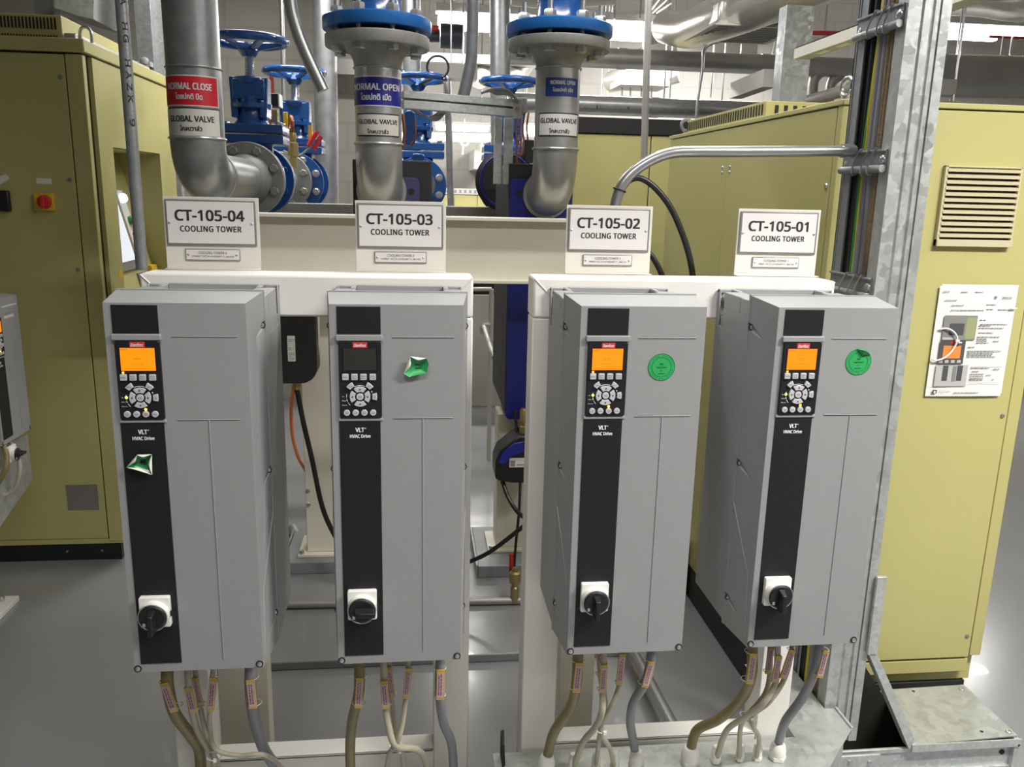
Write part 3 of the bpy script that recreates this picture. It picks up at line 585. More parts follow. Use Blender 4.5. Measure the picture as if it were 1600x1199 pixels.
for z in (.52, .80, 1.085, 1.362, 1.643, 1.94, 2.22, 2.5):
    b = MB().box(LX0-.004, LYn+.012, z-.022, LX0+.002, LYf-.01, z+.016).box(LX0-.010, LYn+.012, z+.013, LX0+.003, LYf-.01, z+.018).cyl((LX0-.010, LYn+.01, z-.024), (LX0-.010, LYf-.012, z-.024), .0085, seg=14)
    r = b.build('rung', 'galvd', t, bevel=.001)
    MB().rev((LX0-.004, LYn+.022, z-.004), (-1, 0, 0), [(0, .010), (.003, .010), (.006, .007), (.007, .003)], 16).build('rung_bolt', 'bolt', r)
    MB().rev((LX0-.001, LYf-.022, z-.010), (-1, 0, 0), [(0, .008), (.004, .008), (.005, .004)], 14).build('rung_bolt', 'bolt', r)
    for y in (LYn+.055, LYn+.082, LYn+.122):
        MB().tube([(LX0+.02, y, z-.012), (LX0-.014, y+.001, z-.036), (LX0-.022, y-.003, z-.02), (LX0-.014, y-.008, z+.012), (LX0-.006, y-.009, z+.021), (LX0+.02, y-.006, z+.01)], .0021, 6).build('cable_tie', 'conduit', r)
def lcable(label, m, y, r, x=1.045, wob=.004, z1=3.4):
    P = []; z = .22
    while z <= z1: P.append((x+random.uniform(-wob, wob)*.5, y+random.uniform(-wob, wob), z)); z += .29
    return tag(MB().tube(P, r, 14).build('ladder_cable', m), label, 'cable', 'cables tied to the vertical ladder')
lcable('brown braided cable nearest the front rail of the ladder', 'brownc', 1.8235, .0072, 1.034)
lcable('brown braided cable, second from the front rail of the ladder', 'brownc', 1.8385, .0072, 1.033)
lcable('violet grey cable on the ladder next to the brown braided ones', 'greyc', 1.8550, .0080, 1.034)
lcable('violet grey cable on the ladder next to the green and yellow cable', 'greyc', 1.8720, .0080, 1.034)
lcable('green and yellow striped earth cable on the ladder', 'earth', 1.8885, .0068, 1.033)
lcable('black cable on the ladder between the earth cable and the far rail', 'black', 1.9070, .0098, 1.037)
lcable('black cable on the ladder half hidden by the far rail', 'black', 1.9270, .0092, 1.040)
lcable('black cable deepest inside the ladder', 'black', 1.9050, .011, 1.066)
MB_ = MB().box(1.092, LYn+.02, .46, 1.094, LYf-.01, 3.4); MB_.build('back_plate', 'galvd', t)

# ------------------------------------------------------------------ tray elbow on the floor right of the ladder
t = thing('cable_tray', 'galvanised floor tray with a flat lid in front of the yellow cabinet', 'cable tray', (1.33, 1.85, 0))
MB().prism([(1.250, 1.728, .200), (1.550, 1.742, .200), (1.556, 1.972, .200), (1.330, 1.966, .200)], (0, 0, .003)).build('lid', 'galvl', t)
MB().box(1.25, 1.727, .182, 1.551, 1.731, .2025).build('lid_edge', 'galvs', t)
MB().box(1.06, 1.745, .0, 1.555, 1.75, .182).box(1.12, 1.737, .105, 1.54, 1.746, .118).box(1.06, 1.740, .173, 1.26, 1.748, .185).build('front_rail', 'galvs', t, bevel=.001)
MB().box(1.538, 1.732, 0, 1.552, 1.95, .198).build('end_plate', 'galvs', t, bevel=.001)
MB().box(1.058, 1.726, .04, 1.165, 1.733, .182).build('joint_plate', 'galvs', t, bevel=.001)
MB().box(1.124, 1.752, .004, 1.535, 1.95, .008).build('trough_floor', 'seam', t); MB().box(1.2, 1.962, .0, 1.55, 1.966, .20).build('rear_rail', 'galvs', t)  # trough floor coloured black for the shade inside the tray
MB().prism([(1.122, 1.955, .01), (1.40, 1.955, .01), (1.40, 1.955, .05), (1.235, 1.955, .29), (1.122, 1.955, .29)], (0, .004, 0)).build('opening_shade', 'seam', t)  # black sheet standing in for the shade within the tray opening
MB().prism([(1.114, 1.752, .452), (1.136, 1.752, .452), (1.268, 1.733, .196), (1.243, 1.729, .190)], (0, .03, 0)).build('slanted_flange', 'galvs', t, bevel=.001)
MB().box(1.109, 1.748, .452, 1.134, 1.7575, .66).build('upright_flange', 'galvs', t, bevel=.001)
for x, y in ((1.547, 1.758), (1.546, 1.95)): MB().rev((x-.012, y, .203), (0, 0, 1), [(0, .007), (.003, .007), (.005, .004)], 16).build('lid_bolt', 'bolt', t)
for x, y in ((1.39, 1.952), (1.465, 1.765)): MB().cyl((x, y, .2031), (x, y, .2036), .0045, seg=14).build('lid_hole', 'seam', t)
for x, z, y in ((1.085, .165, 1.726), (1.138, .160, 1.726), (1.545, .185, 1.732), (1.545, .11, 1.732)): MB().rev((x, y, z), (0, -1, 0), [(0, .006), (.003, .006), (.005, .003)], 14).build('joint_bolt', 'bolt', t)
MB().cyl((1.515, 1.7455, .155), (1.515, 1.743, .155), .007, seg=16).build('rail_hole', 'seam', t)

# ------------------------------------------------------------------ right yellow cabinet
RX0, RX1, RY0, RY1, RZ = 1.065, 1.682, 2.08, 3.55, 1.795
t = thing('control_cabinet', 'lime yellow control cabinet on the right with a louvre and papers on its door', 'cabinet', ((RX0+RX1)/2, 2.8, 0), group='lime yellow cabinets')
MB().box(RX0+.012, RY0+.03, .13, RX1-.004, RY1, RZ-.012).build('body', 'olive', t, bevel=.003)
MB().box(RX0+.001, RY0+.025, 0, RX1-.02, RY1-.01, .128).build('plinth', 'plinth', t, bevel=.003)
MB().box(RX0-.004, RY0-.002, RZ-.012, RX1+.003, RY1+.01, RZ+.002).build('top_plate', 'olive', t, bevel=.002)
dr = MB().box(RX0+.032, RY0, .222, 1.642, RY0+.022, RZ-.016).build('door', 'oliveD', t, bevel=.002)
MB().box(RX0+.03, RY0+.022, .215, 1.646, RY0+.030, RZ-.014).build('door_seal', 'seam', t)
MB().box(RX0, RY0+.004, .13, RX0+.030, RY0+.03, RZ-.012).box(1.646, RY0+.003, .225, RX1, RY0+.03, RZ-.012).build('frame_edge', 'olive', t, bevel=.002)
MB().box(RX0+.03, RY0+.004, .172, 1.645, RY0+.03, .214).build('bottom_rail', 'olive', t, bevel=.002)
for y0, y1 in ((RY0+.034, 2.868), (2.872, RY1-.004)): MB().box(RX0, y0, .135, RX0+.011, y1, RZ-.015).build('side_panel', 'olive', t, bevel=.0015)
for y in (2.835, 2.905):
    MB().rev((RX0, y, 1.652), (-1, 0, 0), [(0, .006), (.003, .005)], 12).rev((RX0, y, 1.635), (-1, 0, 0), [(0, .006), (.003, .005)], 12).build('panel_latch', 'bolt', t)
MB().rev((RX0, 2.13, 1.585), (-1, 0, 0), [(0, .008), (.004, .006)], 14).build('panel_latch', 'bolt', t)
for z in (.292, .972): MB().rev((1.627, RY0, z), (0, -1, 0), [(0, .0065), (.003, .0055), (.004, .002)], 14).build('door_screw', 'edge', dr)
MB().rev((1.14, 2.6, 1.80), (0, 0, 1), [(0, .02), (.004, .02)], 6).build('lid_bolt', 'bolt', t)
# louvre
gx0, gx1, gz0, gz1 = 1.352, 1.566, 1.438, 1.643
gr = MB().box(gx0+.004, RY0-.003, gz0+.002, gx1-.004, RY0-.001, gz1-.002).build('grille', 'seam', t)
MB().box(gx0, RY0-.012, gz0, gx0+.008, RY0, gz1).box(gx1-.005, RY0-.012, gz0, gx1, RY0, gz1).box(gx0, RY0-.016, gz0, gx1, RY0, gz0+.018).box(gx0, RY0-.012, gz1-.004, gx1, RY0, gz1).build('grille_frame', 'grille', gr, bevel=.001)
for i in range(12):
    z = gz0+.024+i*.0151; MB().hexa([(gx0+.006, RY0-.014, z), (gx1-.004, RY0-.014, z), (gx1-.004, RY0-.003, z+.007), (gx0+.006, RY0-.003, z+.007), (gx0+.006, RY0-.014, z+.0065), (gx1-.004, RY0-.014, z+.0065), (gx1-.004, RY0-.003, z+.0105), (gx0+.006, RY0-.003, z+.0105)]).build('louvre_slat', 'grille', gr)
# vent hood and lifting eyes on the top
h = MB().box(RX0+.02, 2.62, RZ+.002, RX1-.1, 3.40, RZ+.052).build('vent_hood', 'olive', t, bevel=.002)
sl = MB()
for i in range(34): sl.box(RX0+.0185, 2.64+i*.0225, RZ+.012, RX0+.0205, 2.651+i*.0225, RZ+.044)
sl.build('vent_slots', 'seam', h)
s2 = MB()
for i in range(9): s2.box(RX0+.05+i*.03, 2.6185, RZ+.01, RX0+.062+i*.03, 2.6205, RZ+.04)
s2.build('vent_slots', 'seam', h)
for x, y, ax in ((RX0+.02, 3.40, (.2, 1, 0)), (RX0+.025, 2.12, (1, .25, 0))):
    MB().torus((x, y, RZ+.035), ax, .022, .0065, 28, 10).cyl((x, y, RZ+.001), (x, y, RZ+.013), .012, seg=16).build('lifting_eye', 'bolt', t)

# printed sheets tied to the door
px0, px1, pz0, pz1, py = 1.384, 1.606, 1.031, 1.336, RY0-.006
t = thing('printed_sheets', 'white printed sheets hanging on the door of the yellow cabinet', 'paper', ((px0+px1)/2, py, pz0))
def sheet(mb, x0, x1, z0, z1, y, cur):
    n = 10
    for i in range(n):
        for j in range(n):
            f = lambda u, v: (x0+(x1-x0)*u, y-cur*(v**3)*(.3+u)*.5-.002*math.sin(2.5*u), z0+(z1-z0)*v)
            mb.quad(f(i/n, j/n), f((i+1)/n, j/n), f((i+1)/n, (j+1)/n), f(i/n, (j+1)/n))
    bmesh.ops.remove_doubles(mb.b, verts=mb.b.verts, dist=1e-5); return mb
sheet(MB(), px0+.008, px1+.004, pz0+.006, pz1+.002, py+.003, .003).build('back_sheet', 'paperw', t)
fs = sheet(MB(), px0, px1-.001, pz0, pz1-.002, py, .004).build('front_sheet', 'paperw', t)
W_, H_ = px1-px0, pz1-pz0
def U(u): return px0+W_*u
def V(v): return pz1-H_*v
def pb(mb, u0, v0, u1, v1, o=.0046): return mb.box(U(u0), py-o-.0004, V(v1), U(u1), py-o, V(v0))
pb(MB(), .10, .265, .53, .485).build('printed_photo', 'papr', fs); pb(MB(), .39, .285, .52, .475, .0051).build('printed_photo', 'papgr', fs); pb(MB(), .18, .335, .37, .44, .0051).build('printed_photo', 'paprd', fs); pb(MB(), .11, .46, .27, .482, .0051).build('printed_photo', 'paprl', fs)
pb(MB(), .09, .49, .42, .70).build('printed_photo', 'paprd', fs); pb(MB(), .14, .535, .37, .65, .0051).build('printed_photo', 'papo', fs); pb(MB(), .22, .498, .30, .52, .0051).build('printed_photo', 'red', fs)
for k in range(4): pb(MB(), .10+k*.08, .665, .15+k*.08, .69, .0051).build('printed_photo', 'paprl', fs)
pb(MB(), .08, .71, .50, .905).build('printed_photo', 'paprl', fs); pb(MB(), .17, .715, .24, .855, .0051).build('printed_photo', 'paprd', fs); pb(MB(), .36, .715, .43, .855, .0051).build('printed_photo', 'paprd', fs); pb(MB(), .30, .72, .35, .86, .0051).build('printed_photo', 'papr', fs)
ln = MB()
for u0, v0, u1 in ((.04, .052, .13), (.27, .055, .36), (.45, .055, .55), (.08, .128, .23), (.17, .172, .33), (.62, .165, .74), (.17, .215, .60), (.63, .205, .72), (.78, .208, .90), (.56, .30, .66), (.58, .338, .93), (.56, .352, .72), (.56, .372, .89), (.57, .415, .76), (.56, .452, .87), (.56, .47, .70), (.56, .487, .70), (.78, .49, .86), (.56, .505, .72), (.46, .545, .56), (.46, .58, .90), (.46, .597, .82), (.46, .614, .80), (.46, .631, .84), (.54, .735, .78), (.56, .765, .65), (.54, .79, .72), (.54, .81, .72), (.54, .83, .72), (.54, .845, .72), (.76, .80, .82), (.84, .745, .92), (.84, .84, .88), (.36, .962, .68)):
    q = u0
    while q < u1-.01: l = min(random.uniform(.02, .05), u1-q); pb(ln, q, v0, q+l, v0+.0065); q += l+.008
for a in ((.53, .725, .95, .727), (.53, .875, .95, .877)): pb(ln, *a)
ln.build('printed_lines', 'papr', fs)
MB().text('BOSCH', .027, .0062, face(U(.875), py-.0056, V(.105)), bold=.03).text('Elephant', .032, .0062, face(U(.235), py-.0056, V(.952)), bold=.0).torus((U(.725), py-.0052, V(.103)), (0, 1, 0), .0036, .0006, 24, 6).box(U(.70)+.0045, py-.0055, V(.112), U(.70)+.0065, py-.0052, V(.094)).build('letterhead', 'papr', fs)
lgo = MB().box(U(.075), py-.0055, V(.97), U(.13), py-.005, V(.938)).build('letterhead_mark', 'ink', fs)
MB().cyl((U(.1025), py-.0056, V(.957)), (U(.1025), py-.006, V(.957)), .0035, seg=16).build('letterhead_mark', 'paperw', fs)
MB().tube([(px0+.012, py-.006, V(.385)), (px0+.030, py-.011, V(.378)), (px0+.050, py-.013, V(.41)), (px0+.062, py-.013, V(.475)), (px0+.055, py-.012, V(.56)), (px0+.036, py-.011, V(.635)), (px0+.012, py-.010, V(.665)), (px0+.001, py-.006, V(.655))], .0024, 8).build('cable_tie', 'white', t)
MB().box(px0+.057, py-.016, V(.497), px0+.068, py-.010, V(.477)).box(px0+.066, py-.015, V(.508), px0+.076, py-.012, V(.497)).build('tie_head', 'white', t, bevel=.0008)
MB().tube([(px1-.018, py-.009, V(.198)), (px1+.003, py-.007, V(.198))], .0022, 8, smooth=False).build('cable_tie', 'paperw', t)

# ------------------------------------------------------------------ left yellow cabinet
QX0, QX1, QY0, QY1, QZ = -2.6, -1.222, 3.42, 4.53, 2.045
t = thing('control_cabinet', 'lime yellow control cabinet on the left with a touch screen and red rotary switch', 'cabinet', (-1.9, 3.9, 0), group='lime yellow cabinets')
MB().box(QX0, QY0+.02, .075, QX1-.20, QY1-.002, QZ-.03).build('body', 'olive', t, bevel=.003)
MB().box(QX0, QY0+.01, 0, QX1-.02, QY1-.02, .074).build('plinth', 'plinth', t)
for x in (-1.46, -1.32): MB().rev((x, QY0+.01, .04), (0, -1, 0), [(0, .005), (.003, .004)], 12).build('plinth_bolt', 'bolt', t)
MB().box(QX0, QY0-.012, QZ-.028, QX1+.012, QY1+.01, QZ+.02).build('top_plate', 'olive', t, bevel=.004)
MB().box(QX0, QY0+.012, .08, QX1-.012, QY0+.02, QZ-.029).box(QX1-.02, QY0+.01, .08, QX1-.010, 3.64, QZ-.029).box(QX1-.02, 4.29, .08, QX1-.010, QY1, QZ-.029).box(QX1-.02, 3.64, 1.70, QX1-.010, 4.29, QZ-.029).box(QX1-.02, 3.64, .08, QX1-.010, 4.29, .94).build('door_seal', 'seam', t)
fp = MB().box(QX0, QY0, .10, QX1-.066, QY0+.012, QZ-.036).build('front_panel', 'oliveD', t, bevel=.002)
MB().box(QX1-.062, QY0-.002, .085, QX1, QY0+.03, QZ-.034).build('corner_post', 'olive', t, bevel=.003)
MB().box(QX0, QY0+.002, .076, QX1-.002, QY0+.02, .098).build('bottom_rail', 'olive', t)
for z in (1.93, 1.56, 1.22): MB().rev((QX1-.085, QY0, z), (0, -1, 0), [(0, .008), (.003, .007), (.004, .003)], 14).build('panel_screw', 'edge', fp)
MB().box(-1.434, QY0-.002, .228, -1.312, QY0, .338).build('panel_sticker', 'edge', fp)['label'] = 'square grey plate near the bottom'
sw = MB().box(-1.437, QY0-.018, 1.443, -1.366, QY0, 1.508).build('rotary_switch', 'yellow', fp, bevel=.003); sw['label'] = 'red knob on a yellow plate'
MB().rev((-1.397, QY0-.018, 1.476), (0, -1, 0), [(0, .025), (.012, .025), (.018, .022)], 28).box(-1.403, QY0-.048, 1.452, -1.391, QY0-.03, 1.500).build('switch_knob', 'red', sw, bevel=.001)
MB().box(-1.62, QY0-.022, 1.437, -1.524, QY0, 1.515).build('door_handle', 'black', fp, bevel=.006)
MB().box(-1.427, QY0-.0015, 1.542, -1.373, QY0, 1.563).box(-1.424, QY0-.002, 1.551, -1.378, QY0-.0014, 1.552).build('name_strip', 'white', fp)
MB().prism([(-1.56, QY0-.0015, 1.535), (-1.52, QY0-.0015, 1.56), (-1.535, QY0-.0015, 1.575), (-1.57, QY0-.0015, 1.56)], (0, .0015, 0)).build('name_strip', 'white', fp)
# right hand door with recess, on the +X side
ry0, ry1, rz0, rz1 = 3.648, 4.28, .95, 1.693
dd = MB()
for a in ((QY0+.075, .085, QY1, rz0), (QY0+.075, rz1, QY1, QZ-.034), (QY0+.075, rz0, ry0, rz1), (ry1, rz0, QY1, rz1)): dd.box(QX1-.012, a[0], a[1], QX1+.006, a[2], a[3])
dd = dd.build('side_door', 'oliveD', t)
for z in (1.78, 1.87): MB().box(QX1+.002, QY1-.012, z, QX1+.012, QY1+.004, z+.04).build('hinge', 'seam', dd)
rec = MB().box(QX1-.20, ry0, rz1-.004, QX1-.012, ry1, rz1).box(QX1-.20, ry0-.004, rz0, QX1-.012, ry0, rz1).box(QX1-.20, ry1, rz0, QX1-.012, ry1+.004, rz1)
rec.build('recess', 'olive', t)
# sloping desk inside the recess: high edge at the back
def D(y, s, o=0.): # y along depth of the cabinet side, s 0..1 from top-back to bottom-front
    return (QX1-.165+.150*s+o*.97, y, rz1-.10-.62*s+o*.25)
desk = MB().prism([D(ry0+.001, -.16), D(ry1-.001, -.16), D(ry1-.001, 1), D(ry0+.001, 1)], (-.004, 0, 0)).build('control_desk', 'oliveD', t)
sc = MB().prism([D(ry0+.05, .14, .010), D(ry0+.40, .14, .010), D(ry0+.40, .68, .010), D(ry0+.05, .68, .010)], (-.010, 0, -.0025)).build('touch_screen', 'edge', desk)
MB().prism([D(ry0+.07, .215, .0125), D(ry0+.38, .215, .0125), D(ry0+.38, .62, .0125), D(ry0+.07, .62, .0125)], (-.003, 0, 0)).build('lit_screen', 'screenw', sc)
MB().prism([D(ry0+.435, .12, .005), D(ry0+.52, .12, .005), D(ry0+.52, .52, .005), D(ry0+.435, .52, .005)], (-.006, 0, 0)).build('button_plate', 'white', desk)
def knob_(y, s, r, m, nm): a = Vector(D(y, s, .004)); MB().rev(a, (.97, 0, .25), [(0, r), (.016, r), (.024, r*.7)], 20).build(nm, m, desk)
knob_(ry0+.475, .18, .021, 'bluelamp', 'blue_button'); knob_(ry0+.485, .34, .020, 'ggrn', 'green_button'); knob_(ry0+.485, .455, .020, 'red', 'red_button')
MB().prism([D(ry0+.48, .60, .004), D(ry0+.55, .60, .004), D(ry0+.55, .65, .004), D(ry0+.48, .65, .004)], (-.004, 0, 0)).build('name_strip', 'white', desk)
MB().prism([D(ry0+.36, .72, .008), D(ry0+.47, .72, .008), D(ry0+.47, .88, .008), D(ry0+.36, .88, .008)], (-.008, 0, 0)).build('key_switch', 'edge', desk)
MB().prism([D(ry0+.53, .69, .02), D(ry0+.63, .69, .02), D(ry0+.63, .80, .02), D(ry0+.53, .80, .02)], (-.02, 0, 0)).build('emergency_plate', 'yellow', desk)
MB().prism([(QX1+.006, 3.585, 1.17), (QX1+.006, 3.645, 1.17), (QX1+.006, 3.615, 1.225)], (.001, 0, 0)).build('warning_triangle', 'yellow', dd)['label'] = 'small yellow warning triangle'
h = MB().prism([(QX0, 3.46, QZ+.02), (-1.30, 3.46, QZ+.02), (-1.30, 3.46, QZ+.105), (QX0, 3.46, QZ+.105)], (0, .66, 0)).build('vent_hood', 'olive', t, bevel=.003)
sl = MB()
for i in range(40): sl.box(-1.325-i*.0125, 3.4575, QZ+.055, -1.319-i*.0125, 3.461, QZ+.095)
sl.build('vent_slots', 'seam', h); sl = MB()
for i in range(50): sl.box(-1.322-i*.010, 3.4575, QZ+.028, -1.318-i*.010, 3.461, QZ+.034)
sl.build('vent_slots', 'seam', h)
MB().box(-1.295, 3.46, QZ+.02, -1.255, 4.35, QZ+.045).build('hood_rail', 'galvs', t, bevel=.002)
MB().tube([(QX1-.03, 3.50, QZ+.02), (QX1-.03, 3.50, QZ+.055), (QX1-.02, 3.50, QZ+.072), (QX1+.0, 3.50, QZ+.072), (QX1+.01, 3.50, QZ+.055), (QX1+.01, 3.50, QZ+.02)], .006, 8).build('lifting_eye', 'bolt', t)

# ------------------------------------------------------------------ small drive on its own stand at the left edge
t = thing('drive_stand', 'galvanised stand with a white base plate at the far left edge', 'stand', (-1.55, 3.02, 0))
MB().box(-1.86, 2.80, 0, -1.50, 3.08, .02).build('base_plate', 'offwhite', t, bevel=.002)
MB().box(-1.80, 2.99, .02, -1.73, 3.06, 1.2).build('post', 'offwhite', t, bevel=.003)
b = MB().box(-1.725, 2.78, .25, -1.46, 2.782, .66).prism([(-1.46, 2.78, .32), (-1.46, 3.20, .44), (-1.46, 3.20, .62), (-1.46, 2.78, .66)], (-.003, 0, 0)); b.build('cable_shroud', 'galv', t)
MB().box(-1.728, 2.82, .20, -1.722, 3.16, 1.2).build('back_plate', 'galvs', t)
MB().box(-1.60, 2.80, .021, -1.57, 2.82, .04).rev((-1.545, 3.04, .021), (0, 0, 1), [(0, .014), (.012, .014), (.013, .007), (.02, .007)], 6).build('anchor_bolt', 'bolt', t)
sd = drive((-1.42, 3.035, .655), R(90), 'small grey drive cut off by the left edge of the view', None, True, 'h', None, H=.50)
for lab, pts, r, m in (('thin orange brown cable, outermost below the small drive at the left edge', [(14, 690, 3.02), (26, 705, 3.0), (31, 735, 2.98), (22, 765, 2.98), (0, 778, 2.98), (-20, 785, 2.98)], .007, 'beige'),
                       ('orange brown cable, inner one below the small drive at the left edge', [(2, 690, 2.96), (10, 710, 2.94), (8, 735, 2.92), (-6, 760, 2.92)], .009, 'braid')):
    tag(MB().tube([at(*p) for p in pts], r, 12).build('power_cable', m), lab, 'cable', 'cables of the small drive')
for x0, y0, x1, y1 in ((2, 474, 25, 481), (6, 491, 21, 498)):
    a, b = atx(x0, y1+1, -1.4193), atx(x1, y0-1, -1.4193); MB().box(-1.4198, a.y, a.z, -1.4190, b.y, b.z).build('warning_sticker', 'pinkl', sd)
for x, y, Y, rr, lab in ((334, 1182, 1.52, .014, 'CT-105-04'), (620, 1168, 1.48, .014, 'CT-105-03'), (938, 1140, 1.50, .013, 'CT-105-02'), (1166, 1118, 1.505, .013, 'CT-105-01')):
    c = at(x, y, Y); m = MB().torus(c, (.2, 0, 1), rr, .0012, 24, 6); d = Vector((.006, -rr-.002, .002)); m.box(c.x+d.x-.003, c.y+d.y-.003, c.z+d.z-.003, c.x+d.x+.003, c.y+d.y+.003, c.z+d.z+.003)
    tag(m.build('cable_tie', 'white'), f'thin white cable tie binding the beige cables under the {lab} drive', 'cable tie', 'white ties on the beige cables')

tag(MB().box(.62, 2.93, 0, 1.055, 3.03, .215).box(.62, 2.925, .215, 1.055, 3.035, .235).build('skid_rail', 'cream', bevel=.003), 'cream floor rail seen low between the CT-105-02 and CT-105-01 drives', 'rail')

# ------------------------------------------------------------------ pipe skid behind the frames
BY = 2.93
t = thing('skid_beam', 'long cream steel I-beam carrying the pipes behind the name signs', 'beam', (-.03, BY, 1.215))
zb, zt = at(600, 442, BY-.05).z, at(600, 337, BY-.05).z
MB().box(-.80, BY-.05, zt-.012, .74, BY+.05, zt).build('top_flange', 'cream', t, bevel=.002)
MB().box(-.80, BY-.05, zb, .74, BY+.05, zb+.012).build('bottom_flange', 'cream', t, bevel=.002)
MB().box(-.799, BY-.005, zb+.0121, .739, BY+.005, zt-.0121).build('web', 'cream', t)
t = thing('skid_beam', 'grey cross beam behind the valves, lower edge of the far wall', 'beam', (0, 4.2, 1.40)); MB().box(-1.0, 4.16, 1.405, .9, 4.24, 1.478).build('beam', 'fardull', t, bevel=.003)
for x0, x1, lab in ((-.449, -.29, 'cream steel column on a grey plinth seen between the CT-105-04 and CT-105-03 drives'), (.328, .49, 'cream steel column on a grey plinth left of the right frame')):
    t = thing('skid_column', lab, 'column', ((x0+x1)/2, 3.31, .03), group='cream columns of the pipe skid')
    top = 1.205 if x0 < 0 else .672
    MB().box(x0, 3.245, .093, x1, 3.38, top).build('column', 'cream', t, bevel=.003)
    MB().box(x0-.035, 3.215, .0805, x1+.035, 3.42, .0925).build('base_plate', 'cream', t, bevel=.002)
    for x in (x0-.02, x1+.02): MB().hexbolt((x, 3.23, .0925), (0, 0, 1), .011, .014).build('anchor_bolt', 'bolt', t)
    if x0 < 0:
        for z in (.30, .36): MB().hexbolt((x0+.012, 3.245, z), (0, -1, 0), .009, .008).build('bolt', 'bolt', t)
    t = thing('column_plinth', 'grey painted plinth under the ' + ('left' if x0 < 0 else 'right') + ' cream column', 'plinth', ((x0+x1)/2, 3.3, .03), group='grey plinths of the pipe skid')
    MB().box(x0-.085, 3.09 if x0 > 0 else 3.17, .03, x1+.09, 3.50, .080).build('plinth_block', 'plinthg', t, bevel=.003)
    MB().box(x0-.093, 3.085 if x0 > 0 else 3.165, .03, x0-.086, 3.50, .088).build('edge_strip', 'galvd', t)

PY = 2.95
def vpipe(xc, y0, wpx, ybend, Rb, zax, yend, ztop, name, label, labels, neck=None):
    c = at(xc, y0, PY); r = wpx/2*mpp(xc, y0, PY); X = c.x; zw = zax+Rb
    t = thing('riser_pipe', label, 'pipe', (X, PY, zax-r), group='grey riser pipes with valve labels')
    pm_ = 'pipe' if name == 'p4' else 'pipes'
    MB().cyl((X, PY, zw), (X, PY, ztop), r, seg=48).build('straight_pipe', pm_, t)
    if name == 'p4': MB().cyl((X, PY, zw-.003), (X, PY, at(xc, 215, PY-r).z), r*1.004, seg=48).build('silver_band', 'pipes', t)
    P = [(X, PY+Rb*(1-math.cos(R(a))), zw-Rb*math.sin(R(a))) for a in range(0, 91, 6)]
    MB().tube([(X, PY, zw+.012)]+[(X, PY, zw+.002)]+P+[(X, PY+Rb+.03, zax)], r*1.02, 48, smooth=False).build('elbow', pm_, t, ang=60)
    MB().torus((X, PY, zw+.004), (0, 0, 1), r*1.015, .006, 48, 8, .8).build('weld_bead', 'pipes', t)
    zq = at(xc, 108, PY).z
    MB().torus((X, PY, zq), (0, 0, 1), r*1.005, .0045, 48, 8, .8).build('weld_bead', pm_, t)
    MB().torus((X, PY+Rb+.03, zax), (0, 1, 0), r*1.015, .007, 48, 8, .8).build('weld_bead', 'pipes', t)
    MB().cyl((X, PY+Rb+.031, zax), (X, yend, zax), r*.985, seg=48).build('run_pipe', 'pipes', t)
    tv = math.atan2(-X, PY)
    for (ya, yb, xa, xb, bg, border, lines) in labels:
        za, zb_ = at(xc, ya, PY-r).z, at(xc, yb, PY-r).z
        f = lambda x: tv+math.asin(max(-1, min(1, (x-xc)/(wpx/2))))
        ta = f(xa) if xa is not None else tv-R(112); tb = f(xb) if xb is not None else tv+R(112)
        def patch(a, b, z0, z1, rr, n=24):
            m = MB(); m.keepn = True
            for i in range(n):
                a0, a1 = a+(b-a)*i/n, a+(b-a)*(i+1)/n
                m.quad((X+rr*math.sin(a0), PY-rr*math.cos(a0), z0), (X+rr*math.sin(a1), PY-rr*math.cos(a1), z0), (X+rr*math.sin(a1), PY-rr*math.cos(a1), z1), (X+rr*math.sin(a0), PY-rr*math.cos(a0), z1))
            bmesh.ops.remove_doubles(m.b, verts=m.b.verts, dist=1e-6); return m
        lb_ = patch(ta, tb, zb_, za, r+.0012).build('pipe_label', border, t); bw = .004
        patch(ta+bw/r, tb-bw/r, zb_+bw, za-bw, r+.0018).build('label_ground', bg, lb_)
        tc = (ta+tb)/2; H_ = za-zb_; Wd = (tb-ta)*r
        for (s, vy, hh, wf, m, bold, off) in lines:
            MB().text(s, Wd*wf, H_*hh, lambda u, v: (X+(r+.0026)*math.sin(tc+(u+off*Wd)/r), PY-(r+.0026)*math.cos(tc+(u+off*Wd)/r), za-H_*vy+v), bold=bold).build('label_lettering', m, lb_)
    return t, X, r
def vflange(t, X, z0, z1, rf, rn, m, nm='flange'):
    return MB().rev((X, PY, z0), (0, 0, 1), [(0, rf*.985), (.004, rf), (z1-z0-.003, rf), (z1-z0, rf*.985)], 56).build(nm, m, t)
TH1, TH2, TH3 = 'โดยปกติ ปิด', 'โดยปกติ เปิด', 'โกลบวาล์ว'
PZ4 = 1.58
t4, X4, r4 = vpipe(304, 130, 82, 235, .115, PZ4, 3.735, 4.25, 'p4', 'grey riser pipe with a red NORMAL CLOSE label and a GLOBAL VALVE label',
    [(117, 166, None, 337, 'redl', 'greyl', [('NORMAL CLOSE', .36, .22, .60, 'whitel', .04, .09), (TH1, .68, .22, .34, 'whitel', .03, .09)]),
     (168, 214, None, 338, 'greyl', 'ink', [('GLOBAL VALVE', .38, .21, .60, 'ink', .035, .09), (TH3, .70, .19, .27, 'ink', .03, .09)])])
